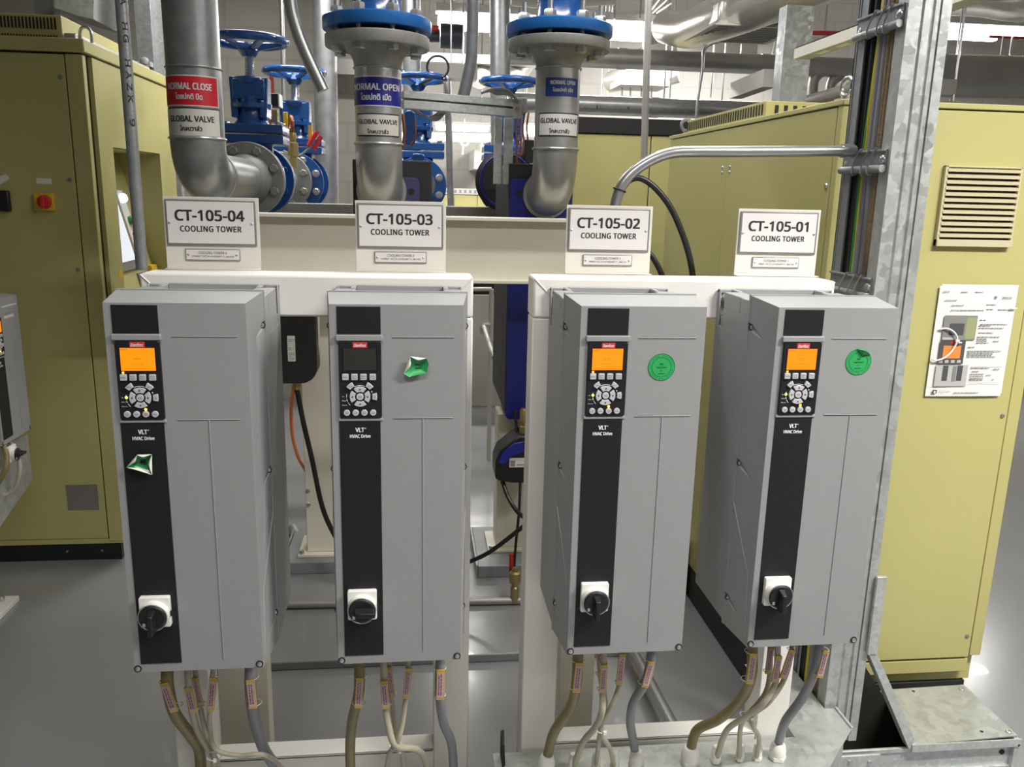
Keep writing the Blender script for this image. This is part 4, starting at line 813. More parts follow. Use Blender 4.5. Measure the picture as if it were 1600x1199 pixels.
t3, X3, r3 = vpipe(591, 150, 72, 235, .150, 1.545, 3.13, at(591, 105, PY).z, 'p3', 'grey riser pipe with a wide dark blue NORMAL OPEN label, middle of the three',
    [(118, 166, 552, 626.0, 'navy', 'whitel', [('NORMAL OPEN', .36, .22, .80, 'whitel', .045, -.0), (TH2, .68, .24, .46, 'whitel', .03, 0)]),
     (177, 213, 559, 622, 'pinkl', 'ink', [('GLOBAL VAVLVE', .36, .20, .86, 'ink', .035, 0), (TH3, .78, .20, .42, 'ink', .03, 0)])])
t2, X2, r2 = vpipe(871, 150, 69, 240, .150, 1.545, 3.13, at(871, 105, PY).z, 'p2', 'grey riser pipe with a small blue NORMAL OPEN label, rightmost of the three',
    [(121, 150, 853, 901, 'navy2', 'navy2', [('NORMAL OPEN', .26, .22, .72, 'whitel', .04, 0), (TH2, .64, .24, .58, 'whitel', .03, 0)]),
     (176, 213, 844, 903, 'whitel', 'ink', [('GLOBAL VAVLVE', .33, .20, .88, 'ink', .035, 0), (TH3, .76, .20, .44, 'ink', .03, 0)])])
for t, X, r, xc, g0, g1, b0, b1, rf, lab in ((t3, X3, r3, 591, 63, 43, 35, 14, .170, 'blue flanged valve on top of the middle riser pipe, cut off by the upper edge'), (t2, X2, r2, 875, 67, 50, 43, 24, .171, 'blue flanged valve on top of the rightmost riser pipe, cut off by the upper edge')):
    yn = PY-rf; zg0, zg1, zb0, zb1 = (at(xc, y, yn).z for y in (g0, g1, b0, b1)); z_p = at(xc, 105, PY).z
    fl = vflange(t, X, zg0, zg1, rf, r, 'flange')
    MB().rev((X, PY, z_p-.002), (0, 0, 1), [(0, r*1.0), (.012, r*1.03), ((zg0-z_p)*.55, r*1.10), (zg0-z_p+.002, r*1.42)], 48).build('flange_neck', 'flange', t, ang=60)
    v = thing('flanged_valve', lab, 'valve', (X, PY, zg1), group='blue valves on the riser pipes')
    MB().cyl((X, PY, zg1-.001), (X, PY, zb0+.001), r*1.35, seg=40).build('gasket', 'seam', v)
    vflange(v, X, zb0, zb1, rf*1.04, r, 'bluel', 'flange')
    MB().rev((X, PY, zb1-.002), (0, 0, 1), [(0, r*1.30), (.02, r*1.06), (.10, r*.98), (.24, r*1.5), (.36, r*1.5), (.5, r*1.0)], 40).build('valve_body', 'blue', v, ang=60)
    for i in range(8):
        a = R(22.5+45*i); bx, by = X+rf*.80*math.cos(a), PY+rf*.80*math.sin(a)
        MB().hexbolt((bx, by, zg0), (0, 0, -1), .0195, .020).cyl((bx, by, zg0), (bx, by, zb1+.058), .0085, seg=12).build('bolt', 'bolt', v)
        MB().hexbolt((bx, by, zb1), (0, 0, 1), .020, .026).rev((bx, by, zb1), (0, 0, 1), [(0, .024), (.003, .024)], 20).build('nut', 'bolt', v)

# horizontal flanged gate valves
def hflange(mb, X, y0, y1, z, rf, seg=56): return mb.rev((X, y0, z), (0, 1, 0), [(0, rf*.98), (.004, rf), (y1-y0-.004, rf), (y1-y0, rf*.98)], seg)
def bolts8(X, y, z, rc, parent, m='bolt', n=8, r=.0165, h=.016):
    for i in range(n):
        a = R(180/n+360/n*i); MB().hexbolt((X+rc*math.cos(a), y, z+rc*math.sin(a)), (0, -1, 0), r, h).rev((X+rc*math.cos(a), y+.0005, z+rc*math.sin(a)), (0, -1, 0), [(0, r*1.25), (.003, r*1.25)], 18).build('flange_bolt', m, parent)
def gate_valve(X, Y, z, label, group):
    t = thing('gate_valve', label, 'valve', (X, Y, z-.155), group=group); rf = .155
    fa = hflange(MB(), X, Y-.145, Y-.122, z, rf).build('flange', 'blue', t); bolts8(X, Y-.145, z, rf*.80, fa)
    fb = hflange(MB(), X, Y+.122, Y+.145, z, rf).build('flange', 'blue', t); bolts8(X, Y+.121, z, rf*.80, fb, 'blue')
    MB().rev((X, Y-.122, z), (0, 1, 0), [(0, .085), (.05, .095), (.122, .115), (.194, .095), (.244, .085)], 36).cyl((X, Y, z), (X, Y, z+.155), .095, .085).build('valve_body', 'blue', t, ang=60)
    b = MB().rrect(X-.145, z+.150, X+.145, z+.188, .006, Y-.10, Y+.10).rrect(X-.145, z+.194, X+.145, z+.232, .006, Y-.10, Y+.10).build('bonnet_flange', 'blue', t, bevel=.004)
    for sx in (-.12, .12):
        for sy in (-.075, .0, .075): MB().hexbolt((X+sx, Y+sy, z+.232), (0, 0, 1), .013, .016).build('bonnet_bolt', 'bolt', b)
    bn = MB().rev((X, Y, z+.232), (0, 0, 1), [(0, .080), (.02, .064), (.065, .056), (.07, .086), (.088, .088), (.093, .060), (.12, .060)], 32)
    for k in range(4): a = R(45+90*k); bn.hexbolt((X+.074*math.cos(a), Y+.074*math.sin(a), z+.318), (0, 0, 1), .011, .014)
    bn.build('bonnet', 'blue', t, ang=40)
    yk = MB().rrect(X-.068, z+.335, X+.068, z+.420, .008, Y-.055, Y+.055)
    for s in (-1, 1): yk.hexa([(X+s*.060-.014, Y-.062, z+.26), (X+s*.060+.014, Y-.062, z+.26), (X+s*.060+.014, Y+.062, z+.26), (X+s*.060-.014, Y+.062, z+.26), (X+s*.064-.018, Y-.04, z+.428), (X+s*.064+.018, Y-.04, z+.428), (X+s*.064+.018, Y+.04, z+.428), (X+s*.064-.018, Y+.04, z+.428)])
    yk.rev((X, Y, z+.40), (0, 0, 1), [(0, .060), (.024, .072), (.03, .066), (.032, .03)], 28)
    yk.build('yoke', 'blue', t, bevel=.004, ang=40)
    sm = MB().cyl((X, Y, z+.42), (X, Y, z+.575), .0165)
    for i in range(16): sm.torus((X, Y, z+.428+i*.0066), (0, 0, 1), .0185, .0028, 24, 6)
    sm.build('threaded_stem', 'bolt', t)
    hz = z+.566; Rw = .165
    wmb = MB().torus((X, Y, hz+.014), (0, 0, 1), Rw-.012, .0175, 56, 12, 1.05)
    for i in range(10): a = R(36*i); wmb.rev((X+(Rw+.001)*math.cos(a), Y+(Rw+.001)*math.sin(a), hz+.014), (math.cos(a), math.sin(a), 0), [(-.01, .013), (.006, .008)], 10)
    for i in range(5):
        a = R(90+72*i); c_, s_ = math.cos(a), math.sin(a); n_ = Vector((-s_, c_, 0))*.013; p0 = Vector((X+.02*c_, Y+.02*s_, hz-.032)); p1 = Vector((X+(Rw-.014)*c_, Y+(Rw-.014)*s_, hz+.008)); u_ = Vector((0, 0, .018))
        wmb.hexa([p0-n_, p0+n_, p1+n_, p1-n_, p0-n_+u_, p0+n_+u_, p1+n_+u_*.6, p1-n_+u_*.6])
    wmb.rev((X, Y, hz-.052), (0, 0, 1), [(0, .028), (.004, .032), (.026, .046), (.045, .030), (.05, .026)], 24)
    wmb.build('handwheel', 'blue', t, ang=45)
    return t
GV = 'blue gate valves with handwheels'
VX, VZ = X4, PZ4
fl = hflange(MB(), VX, 3.736, 3.768, VZ, .155).build('flange', 'flange', t4); bolts8(VX, 3.736, VZ, .124, fl, 'flange', r=.019, h=.019)
MB().rev((VX, 3.62, VZ), (0, 1, 0), [(0, r4*.99), (.03, r4*1.03), (.09, r4*1.20), (.117, r4*1.25)], 48).build('flange_neck', 'flange', t4, ang=60)
gate_valve(VX, 3.914, VZ, 'nearest blue gate valve, its handwheel high at the upper left behind the red label', GV)
tp = thing('pipe_spool', 'short grey flanged pipe between the two blue gate valves', 'pipe', (VX, 4.4, VZ-.155))
MB().cyl((VX, 4.06, VZ), (VX, 4.70, VZ), .083, seg=40).build('run_pipe', 'pipes', tp)
f2 = hflange(MB(), VX, 4.70, 4.73, VZ, .155).build('flange', 'flange', tp); bolts8(VX, 4.70, VZ, .124, f2, 'flange', r=.019, h=.019)
hflange(MB(), VX, 4.06, 4.09, VZ, .155).build('flange', 'flange', tp)
gate_valve(VX+.06, 4.876, VZ, 'second blue gate valve, behind and right of the nearest one', GV)
p = at(653, 128, 4.9); gate_valve(p.x, 4.9, VZ-.005, 'blue gate valve half hidden behind the middle riser pipe', GV)
p = at(796, 130, 4.9); gate_valve(p.x, 4.9, VZ-.005, 'blue gate valve behind the steel strut, left of the rightmost riser pipe', GV)

for xx, lab in ((653, 'grey pipe from the slate blue heat exchanger back to its valve'), (796, 'grey pipe from the blue plated heat exchanger back to its valve')):
    p = at(xx, 128, 4.9); tag(MB().cyl((p.x, 3.691, VZ-.005), (p.x, 4.754, VZ-.005), .07, seg=32).build('pipe_spool', 'pipes'), lab, 'pipe', 'pipes behind the heat exchangers')
# insulated heat exchangers with blue front plates
for x0, x1, X, r, fm, lab in ((at(551, 290, 3.14).x, at(675, 290, 3.14).x, X3, r3, 'bluegrey', 'black and slate blue heat exchanger behind the middle riser pipe'), (at(794, 400, 3.14).x, at(896, 300, 3.14).x, X2, r2, 'bluep', 'tall heat exchanger with a blue plate behind the rightmost riser pipe')):
    z0, z1 = (1.21 if fm == 'bluegrey' else .676), 1.655
    t = thing('heat_exchanger', lab, 'heat exchanger', ((x0+x1)/2, 3.4, z0), group='heat exchangers on the skid')
    c = .03; pts = [(x0+c, 3.15, z0), (x1-c, 3.15, z0), (x1, 3.15, z0+c), (x1, 3.15, z1), (x0, 3.15, z1), (x0, 3.15, z0+c)]
    MB().prism(pts, (0, .54, 0)).build('insulated_body', 'rub', t, bevel=.004)
    k = .004 if fm == 'bluep' else .045
    fp_ = MB().rrect(x0+(.002 if fm == 'bluep' else .022), z0+.004, x1-k, z1-(.06 if fm != 'bluep' else .055), .02, 3.138, 3.151).build('front_plate', fm, t, bevel=.002)
    for q in ((x1-k-.03, z1-.11), (x0+.035, z1-.11), (x0+.03, z1-.33)): MB().cyl((q[0], 3.137, q[1]), (q[0], 3.139, q[1]), .012, seg=18).build('plate_hole', 'seam', fp_)
    MB().rev((X, 3.118, 1.545), (0, 1, 0), [(0, r*1.16), (.012, r*1.18), (.02, r*1.16)], 40).build('collar', 'pipes', t)
t = thing('insulated_flange', 'round black insulated flange left of the blue heat exchanger', 'flange', (at(792, 285, 3.95).x, 3.95, 1.4)); c = at(790, 283, 3.95)
MB().rev((c.x, 3.92, c.z), (0, 1, 0), [(0, .11), (.01, .09), (.05, .14), (.06, .09)], 40).rev((c.x, 3.98, c.z), (0, 1, 0), [(0, .09), (.25, .09)], 30).build('insulation', 'rub', t, ang=40)
MB().torus((c.x, 3.918, c.z), (0, 1, 0), .118, .006, 40, 8).build('band', 'bluep', t)

# actuators and cables under the beam
t = thing('valve_actuator', 'black valve actuator with a pale label hanging between the CT-105-04 and CT-105-03 drives', 'actuator', (-.43, 3.05, .83), group='valve actuators under the skid')
a0, a1 = at(430, 560, 2.99), at(495, 560, 2.99); zb0 = at(450, 600, 2.99).z
pts = []; rr = .06
for k in range(9): a = R(270+90*k/8); pts.append((a1.x-rr+rr*math.cos(a), 2.99, zb0+rr+rr*math.sin(a)))
MB().prism([(a0.x, 2.99, 1.19), (a0.x, 2.99, zb0)]+pts+[(a1.x, 2.99, 1.19)], (0, .10, 0)).build('casing', 'black', t, bevel=.004)
q0, q1 = at(448.5, 525, 2.988), at(462, 565, 2.988)
lb_ = MB().rrect(q0.x, q1.z, q1.x, q0.z, .003, 2.9885, 2.990).build('rating_label', 'greyl', t); pm = MB()
for k in range(14):
    z = q0.z-.006-k*.0062
    if random.random() < .8: pm.box(q0.x+.004, 2.9878, z-.002, q0.x+.004+random.uniform(.006, .022), 2.9884, z)
pm.build('label_print', 'papr', lb_)
c = at(463, 598, 3.03); MB().rev((c.x, 3.03, zb0-.030), (0, 0, 1), [(0, .012), (.012, .015), (.03, .015)], 8).build('cable_gland', 'brass', t)
tag(MB().tube([at(496, 440, 3.06), at(497, 520, 3.06), at(496, 558, 3.06)], .006, 10).build('drain_tube', 'cream'), 'thin cream tube right of the black actuator', 'tube')
tag(MB().tube([at(459, 606, 3.03), at(455, 640, 3.08), at(457, 680, 3.14), at(466, 715, 3.20), at(480, 745, 3.40), at(485, 800, 3.46), (-.42, 3.46, .10)], .0062, 10).build('orange_cable', 'orange'), 'orange cable hanging from the black actuator and passing behind the cream column', 'cable')
tag(MB().tube([at(464, 608, 3.03), at(474, 660, 3.04), at(488, 720, 3.05), at(503, 790, 3.06), at(522, 835, 3.06), at(560, 900, 3.02), at(590, 948, 2.98)], .0095, 12).build('black_cable', 'black'), 'thick black cable hanging from the black actuator in front of the cream column', 'cable')
t = thing('valve_actuator', 'navy and black valve actuator with a white label left of the right frame post', 'actuator', (.40, 3.03, .5), group='valve actuators under the skid')
Y_ = 2.99; K = lambda x, y: at(x, y, Y_)
MB().prism([K(774, 748), K(774, 722), K(781, 706), K(800, 690), K(812, 682), K(845, 682), K(845, 756), K(800, 755), K(780, 752)], (0, .13, 0)).build('casing', 'black', t, bevel=.005)
MB().prism([K(778, 722), K(784, 708), K(802, 692), K(818, 689), K(818, 706), K(800, 712), K(786, 726)], (0, -.012, 0)).build('cover', 'bluep', t, bevel=.003)
q0, q1 = K(796, 716), K(825, 730); lb_ = MB().box(q0.x, Y_-.002, q1.z, q1.x, Y_, q0.z).build('rating_label', 'greyl', t)
MB().box(q0.x+.004, Y_-.0026, q1.z+.004, q0.x+.022, Y_-.002, q0.z-.010).box(q0.x+.028, Y_-.0026, q1.z+.008, q0.x+.06, Y_-.002, q1.z+.012).build('label_print', 'papr', lb_)
c = K(821, 660); MB().rev((c.x, Y_+.05, K(821, 684).z), (0, 0, 1), [(0, .016), (.03, .016), (.032, .011), (.05, .011), (.052, .016), (.09, .016), (.1, .012)], 10).build('cable_gland', 'brass', t)
for lab, pts, r, nm in (('thin black cable from the blue heat exchanger down to the navy actuator', [at(805, 642, 3.10), at(807, 670, 3.06), at(811, 692, 3.04)], .006, 'black'),
                    ('black cable curving from the navy actuator behind the right frame post', [at(785, 752, 3.03), at(793, 775, 3.0), at(806, 797, 2.95), at(822, 811, 2.90), at(850, 826, 2.86)], .0085, 'black'),
                    ('black cable sagging from the right frame post down to the left', [at(850, 806, 2.82), at(822, 820, 2.84), at(795, 841, 2.86), at(765, 863, 2.88), at(736, 877, 2.9), at(700, 890, 2.9)], .0085, 'black'),
                    ('thin black cable hanging straight down to the floor fitting', [at(813, 754, 3.0), at(811, 800, 2.96), at(806, 850, 2.93), at(802, 905, 2.90)], .0055, 'black')):
    tag(MB().tube(pts, r, 10).build('control_cable', nm), lab, 'cable', 'black control cables behind the frames')
tag(MB().tube([at(799, 866, 2.915), at(799, 895, 2.9)], .009, 10, smooth=False).build('marker_sleeve', 'redp'), 'dark red marker sleeve beside the thin cable above the floor fitting', 'marker')
t = thing('floor_conduit', 'thin grey conduit along the floor with an upright fitting', 'conduit', (0, 2.9, .03))
pa, pb_ = atz(330, 948, .045), atz(850, 938, .045)
MB().cyl(pa, pb_, .0135, seg=16).build('conduit_tube', 'fardull', t)
c = pa.lerp(pb_, (at(802, 930, 2.9).x-pa.x)/(pb_.x-pa.x)); MB().rev((c.x, c.y, .04), (0, 0, 1), [(0, .016), (.06, .016), (.065, .012), (.075, .012), (.08, .021), (.10, .024), (.12, .021), (.125, .012), (.14, .010)], 18).build('fitting', 'brass', t)
tag(MB().tube([(-.56, 3.6, .05), (-.52, 3.45, .06), (-.50, 3.28, .30), (-.455, 3.235, .33)][:2]+[(-.47, 3.2, .05)], .02, 12).build('drain_pipe', 'galvd'), 'grey drain pipe on the floor left of the left cream column', 'pipe')
tag(MB().cyl(atz(955, 955, .06), atz(1078, 1185, .06), .0185, seg=20).build('floor_pipe', 'conduit'), 'bare steel pipe lying on the floor behind the CT-105-02 drive', 'pipe')

# ------------------------------------------------------------------ conduits and struts in front of the hall
t = thing('steel_conduit', 'thin galvanised conduit rising from the top left corner of the left frame', 'conduit', (-.537, 1.745, FT))
xg = -.5425
MB().cyl((xg, 1.735, FT), (xg, 1.735, 4.2), .0112, seg=24).build('conduit_tube', 'conduitd', t)
mk = MB()
for i, ch in enumerate('2A HG HAZK 9'):
    if ch == ' ': continue
    z = 1.90-i*.0215; th0 = R(34); mk.text(ch, .014, .0095, (lambda z: lambda u, v: (xg+.0116*math.sin(th0+v/.0112), 1.735-.0116*math.cos(th0+v/.0112), z-u))(z), bold=.05)
mk.build('stamped_mark', 'ink', t)
t = thing('bent_conduit', 'bent steel conduit arching from the cable ladder down behind the CT-105-02 sign', 'conduit', (.7, 2.0, 1.3))
cY = 1.90; Q = lambda x, y: at(x, y, cY)
MB().tube([Q(1336, 236), Q(1250, 236.5), Q(1150, 237), Q(1085, 237), Q(1050, 239), Q(1020, 249), Q(992, 267), Q(972, 290), Q(962, 318), Q(957, 360), Q(955, 420)], 8.6*mpp(1100, 240, cY), 20).build('conduit_tube', 'conduit', t)
c0, c1 = Q(1315, 236), Q(1332, 236); MB().cyl(c0, c1, .0155, seg=20).build('coupling', 'conduit', t)
MB().torus(Q(968, 297), (.35, 0, 1), .0145, .002, 24, 6).build('cable_tie', 'black', t)
tag(MB().tube([Q(968, 296), Q(985, 281), Q(1002, 279), Q(1025, 295), Q(1048, 325), Q(1066, 365), Q(1078, 405), Q(1085, 450)], .0072, 12).build('black_cable', 'black'), 'black cable curving from the bent conduit down behind the right frame', 'cable', 'black cables behind the right frame')
tag(MB().tube([Q(1008, 392), Q(1018, 400), Q(1030, 420), Q(1040, 445)], .0068, 12).build('black_cable', 'black'), 'short black cable end emerging right of the CT-105-02 sign', 'cable', 'black cables behind the right frame')
def tubething(nm, lab, m, pts, wpx, cat, group=None, sm=True, seg=18):
    P = [at(*p) for p in pts]; x, y, Y = pts[len(pts)//2]
    return tag(MB().tube(P, wpx/2*mpp(x, y, Y), seg, smooth=sm).build(nm, m), lab, cat, group)
tubething('bent_conduit', 'shiny bent conduit ending above the second handwheel', 'conduit', [(451, -150, 2.8), (451, -60, 2.8), (453, 0, 2.8), (461, 40, 2.8), (478, 85, 2.8), (505, 142, 2.8)], 20, 'conduit')
tubething('steel_conduit', 'dark conduit hanging between the two blue flanged valves', 'galvd', [(742, -160, 3.3), (739, 0, 3.3), (737, 85, 3.3), (731, 120, 3.3), (724, 150, 3.3)], 19, 'conduit')
tubething('vertical_pipe', 'grey vertical pipe behind the second gate valve', 'pipe', [(503, -400, 5.6), (507, 0, 5.6), (510, 200, 5.6), (512, 420, 5.6)], 36, 'pipe', 'vertical pipes behind the skid', False, 32)
tubething('vertical_pipe', 'grey vertical pipe just right of the middle riser pipe', 'pipe', [(642, -400, 5.5), (643, 0, 5.5), (645, 290, 5.5), (646, 420, 5.5)], 27, 'pipe', 'vertical pipes behind the skid', False, 32)
tubething('vertical_pipe', 'grey vertical pipe above the handwheel left of the rightmost riser pipe', 'pipe', [(780, -400, 5.7), (781, 0, 5.7), (783, 290, 5.7), (784, 420, 5.7)], 31, 'pipe', 'vertical pipes behind the skid', False, 32)
tubething('vertical_pipe', 'thin brown grey pipe rising in front of the far right cabinet row', 'fardull', [(1016, -100, 4.4), (1012, 60, 4.4), (1008, 183, 4.4), (1006, 260, 4.4)], 11, 'pipe', None, False)
tubething('vertical_conduit', 'thin upright conduit left of the bent shiny conduit', 'conduit', [(438, -250, 5.7), (440, 0, 5.7), (447, 300, 5.7)], 7, 'conduit', None, False)
t = thing('strut_frame', 'galvanised strut bracket between the middle and right riser pipes', 'bracket', (.2, 3.1, 1.6))
a, b_ = at(629, 155, 3.05), at(812, 170, 3.15)
def bar(mb, p, q, hw_, hz_, ax=(0, 0, 1)):
    p, q = Vector(p), Vector(q); d = (q-p).normalized(); u_ = Vector(ax); s_ = d.cross(u_).normalized()*hw_; u_ = s_.cross(d).normalized()*hz_
    return mb.hexa([p-s_-u_, p+s_-u_, q+s_-u_, q-s_-u_, p-s_+u_, p+s_+u_, q+s_+u_, q-s_+u_])
u_ = Vector((0, 0, .017)); mb = bar(MB(), a-u_, b_-u_, .0205, .0135); bar(mb, a+u_*.9, b_+u_*.9, .0205, .012); bar(mb, a+Vector((0, .016, 0)), b_+Vector((0, .016, 0)), .003, .028); mb.build('strut_channel', 'galvs', t, bevel=.001)
MB().box(b_.x-.028, b_.y-.028, b_.z-.036, b_.x+.004, b_.y-.022, b_.z+.030).build('end_plate', 'galvs', t, bevel=.001)
MB().hexbolt((b_.x-.012, b_.y-.028, b_.z-.004), (0, -1, 0), .008, .008).build('bolt', 'brass', t)
for x0, x1 in ((773, 783), (788, 800)):
    p, q = at(x0, 178, 3.2), at(x1, 258, 3.2); MB().box(p.x, 3.18, 1.58, q.x, 3.22, b_.z-.03).build('strut_post', 'galvs', t, bevel=.001)
cw = MB()
for k in range(7): 
    o = k*.006; cw.tube([at(752+k*2, 146-k, 3.13+o), at(775, 138+k*1.5, 3.10+o), at(795, 142+k, 3.1+o), at(808+k, 160, 3.12+o), at(809+k, 172+k, 3.2+o)], .0042, 8)
cw.build('cable_bundle', 'greyc')
tag(bpy.data.objects['cable_bundle'], 'bundle of grey cables looped over the end of the strut bracket', 'cable')
cw = MB()
for k in range(5): cw.tube([at(640, 160+k*2, 3.12), at(655+k*3, 176+k*2, 3.1), at(672+k*3, 183+k, 3.1), at(690+k*2, 172, 3.12)], .0045, 8)
tag(cw.build('cable_bundle', 'greyc'), 'bundle of grey cables sagging under the strut bracket', 'cable')
tag(MB().torus(at(684, 105, 4.8), (.1, 1, 0), .058, .0065, 40, 8).tube([at(684, 121, 4.8), at(670, 125, 4.8), at(655, 132, 4.85)], .006, 8).build('cable_loop', 'black'), 'black loop of cable hanging above the half hidden handwheel', 'cable')

# small instruments near the gate valves
t = thing('pressure_switch', 'black pressure switch box with copper tube beside the nearest gate valve', 'switch', at(430, 200, 4.3))
p, q = at(408, 146, 4.3), at(436, 167, 4.3); MB().box(p.x, 4.28, q.z, q.x, 4.38, p.z).build('casing', 'black', t, bevel=.003)
MB().box(q.x+.0005, 4.28, q.z, q.x+.006, 4.38, p.z).build('side_cover', 'white', t)
MB().tube([at(419, 165, 4.27), at(419, 172, 4.27), at(423, 180, 4.27), at(421, 205, 4.27), at(423, 260, 4.27)], .007, 10).build('copper_tube', 'copper', t)
MB().box(at(424, 170, 4.3).x, 4.28, at(424, 192, 4.3).z, at(434, 170, 4.3).x, 4.32, at(424, 172, 4.3).z).build('connector', 'brass', t)
t = thing('ball_valve', 'brass valve with a yellow lever and coiled copper tube between the two gate valves', 'valve', at(458, 300, 4.45))
MB().rev(at(459, 262, 4.45), (0, 0, 1), [(0, .018), (.05, .018), (.055, .026), (.12, .026), (.125, .015), (.15, .02), (.17, .016)], 12).build('valve_body', 'brass', t)
MB().box(at(443, 200, 4.42).x, 4.42, at(444, 214, 4.42).z, at(450, 200, 4.42).x, 4.43, at(444, 175, 4.42).z).build('lever', 'yellow', t, bevel=.002)
MB().torus(at(454, 192, 4.45), (1, .3, 0), .035, .006, 24, 8).torus(at(456, 193, 4.46), (1, .3, 0), .034, .006, 24, 8).tube([at(458, 200, 4.45), at(459, 220, 4.45), at(459, 232, 4.45)], .006, 8).build('copper_coil', 'copper', t)
t = thing('lever_valve', 'small valve with twin red lever handles beside the second gate valve', 'valve', at(475, 240, 4.5))
for (x0, y0, x1, y1) in ((482, 228, 496, 205), (490, 234, 502, 213)): MB().tube([at(x0, y0, 4.48), at(x1, y1, 4.48)], .0115, 10, smooth=False).build('lever_handle', 'red', t)
MB().tube([at(443, 236, 4.48), at(455, 242, 4.48), at(468, 243, 4.48), at(478, 236, 4.48), at(487, 228, 4.48)], .006, 8).build('lever_wire', 'fardull', t)
MB().box(at(481, 180, 4.5).x, 4.5, at(481, 222, 4.5).z, at(487, 180, 4.5).x, 4.51, at(481, 196, 4.5).z).build('yellow_lever', 'yellow', t)
t = thing('gauge_tubes', 'cluster of thin copper gauge tubes left of the rightmost riser pipe', 'tube', at(815, 245, 3.9))
for k, x in enumerate((806, 812, 817, 823)): MB().tube([at(x+3, 176, 3.9+.03*k), at(x, 200, 3.9+.03*k), at(x+2, 225, 3.9+.03*k), at(x+1-k, 255, 3.9+.03*k)], .0045, 8).build('copper_tube', 'copper', t)
MB().box(at(806, 150, 3.9).x, 3.9, at(806, 176, 3.9).z, at(824, 150, 3.9).x, 4.0, at(806, 152, 3.9).z).build('switch_box', 'greyc', t, bevel=.004)
p, q = at(820, 218, 3.92), at(838, 255, 3.92); MB().box(p.x, 3.92, q.z, q.x, 4.02, p.z).build('black_box', 'black', t, bevel=.004)
t = thing('valve_positioner', 'blue housing with copper tubes right of the middle riser pipe', 'actuator', at(646, 235, 4.2))
p, q = at(632, 172, 4.2), at(649, 228, 4.2); MB().rrect(p.x, q.z, q.x, p.z, .02, 4.2, 4.27).build('housing', 'blue', t, bevel=.006)
p, q = at(643, 240, 4.0), at(664, 252, 4.0); MB().rrect(p.x, q.z, q.x, p.z, .015, 4.0, 4.1).build('cap', 'blue', t, bevel=.006)
MB().tube([at(629, 178, 4.15), at(632, 205, 4.15), at(630, 232, 4.15)], .008, 8).tube([at(648, 185, 4.15), at(649, 215, 4.15), at(640, 230, 4.15)], .005, 8).build('copper_tube', 'copper', t)

# ------------------------------------------------------------------ background of the hall
def cab(x0, x1, y, yb, z1, lab, n, band=0., plinth=.1, group=None, strip=None):
    t = thing('far_cabinet', lab, 'cabinet', ((x0+x1)/2, y, 0), group=group)
    MB().box(x0, y+.02, 0, x1, yb, plinth-.001).build('plinth', 'plinth', t)
    MB().box(x0, y+.018, plinth, x1, yb, z1-band-.001).build('body', 'seam', t)
    w_ = (x1-x0)/n
    for i in range(n): MB().box(x0+i*w_+.003, y, plinth+.005, x0+(i+1)*w_-.003, y+.017, z1-band-.004).build('door', 'oliveD', t, bevel=.003)
    if band: MB().box(x0-.005, y-.01, z1-band, x1, yb, z1).build('top_band', 'plinth', t, bevel=.003)
    if strip: MB().box(x0, y-.01, z1, x1, y+.3, z1+strip).build('control_strip', 'duct', t); return t
    return t
cab(.80, 2.55, 5.0, 5.8, 1.99, 'lime yellow cabinet row with a black top band behind the bent conduit', 3, .09)
t = cab(-.05, 2.6, 8.6, 9.2, 1.52, 'low pale lime cabinet row by the far white wall with a strip of switches', 4, strip=.06)
for i in range(8):
    x = .28+i*.05; MB().box(x, 8.588, 1.535, x+.022, 8.592, 1.565).build('switch', 'papr', t)
cab(4.6, 8.5, 6.5, 7.2, 1.95, 'lime yellow cabinet row on a black plinth at the far right edge', 4, plinth=.16)
def hpipe(lab, m, pts, px, group=None, nm='ceiling_pipe', joints=()):
    P = [at(*p) for p in pts]; x, y, Y = pts[len(pts)//2]; r = px/2*mpp(x, y, Y); t = thing(nm, lab, 'pipe', P[0], 0, group)
    MB().tube(P, r, 28, smooth=False).build('pipe_run', m, t)
    for q in joints:
        c = P[0].lerp(P[-1], q); d = (P[-1]-P[0]).normalized(); MB().cyl(c-d*.03, c+d*.03, r*1.07, seg=28).build('clamp', m, t)
    return t
hpipe('big dull pipe across the hall, upper of the two behind the rightmost riser pipe', 'fardull', [(780, 84, 6.0), (1340, 107, 6.0)], 29, None, joints=(.33, .73))
tB = hpipe('silver pipe across the hall, lower one just above the black topped cabinets', 'pipes', [(780, 159, 5.9), (1340, 180, 5.9)], 28, None, joints=(.42, .74))
mk = MB(); cB = at(950, 167, 5.9); rB = 14*mpp(950, 167, 5.9); q = 0
for k in range(22):
    if k in (5, 14): continue
    w_ = .02+.012*(k % 3); x = cB.x-.20+k*.036; zz = cB.z-.004-.012*(x-cB.x)*-1
    for s in range(1): mk.box(x, cB.y-rB-.0015, zz-.012, x+w_, cB.y-rB+.004, zz+.012-.006*(k % 2))
mk.build('stencil_print', 'papr', tB)
hpipe('very big dull brown pipe at the upper right behind the yellow cabinet', 'fardull', [(1440, 118, 5.2), (2300, 138, 5.2)], 58, None)
hpipe('thinner dull pipe running on top of the very big pipe at the upper right', 'fardull', [(1440, 96, 5.7), (2300, 116, 5.7)], 22, None)
hpipe('pale pipe high in front of the far white wall between the riser pipes', 'duct', [(610, 214, 8.8), (800, 217, 8.8)], 16, None)
hpipe('red fire pipe near the ceiling on the right', 'redp', [(1200, 50, 8.5), (1400, 54, 8.5)], 7, None)
hpipe('red fire pipe near the ceiling at the far right edge', 'redp', [(1545, 56, 8.5), (1700, 62, 8.5)], 6, None)
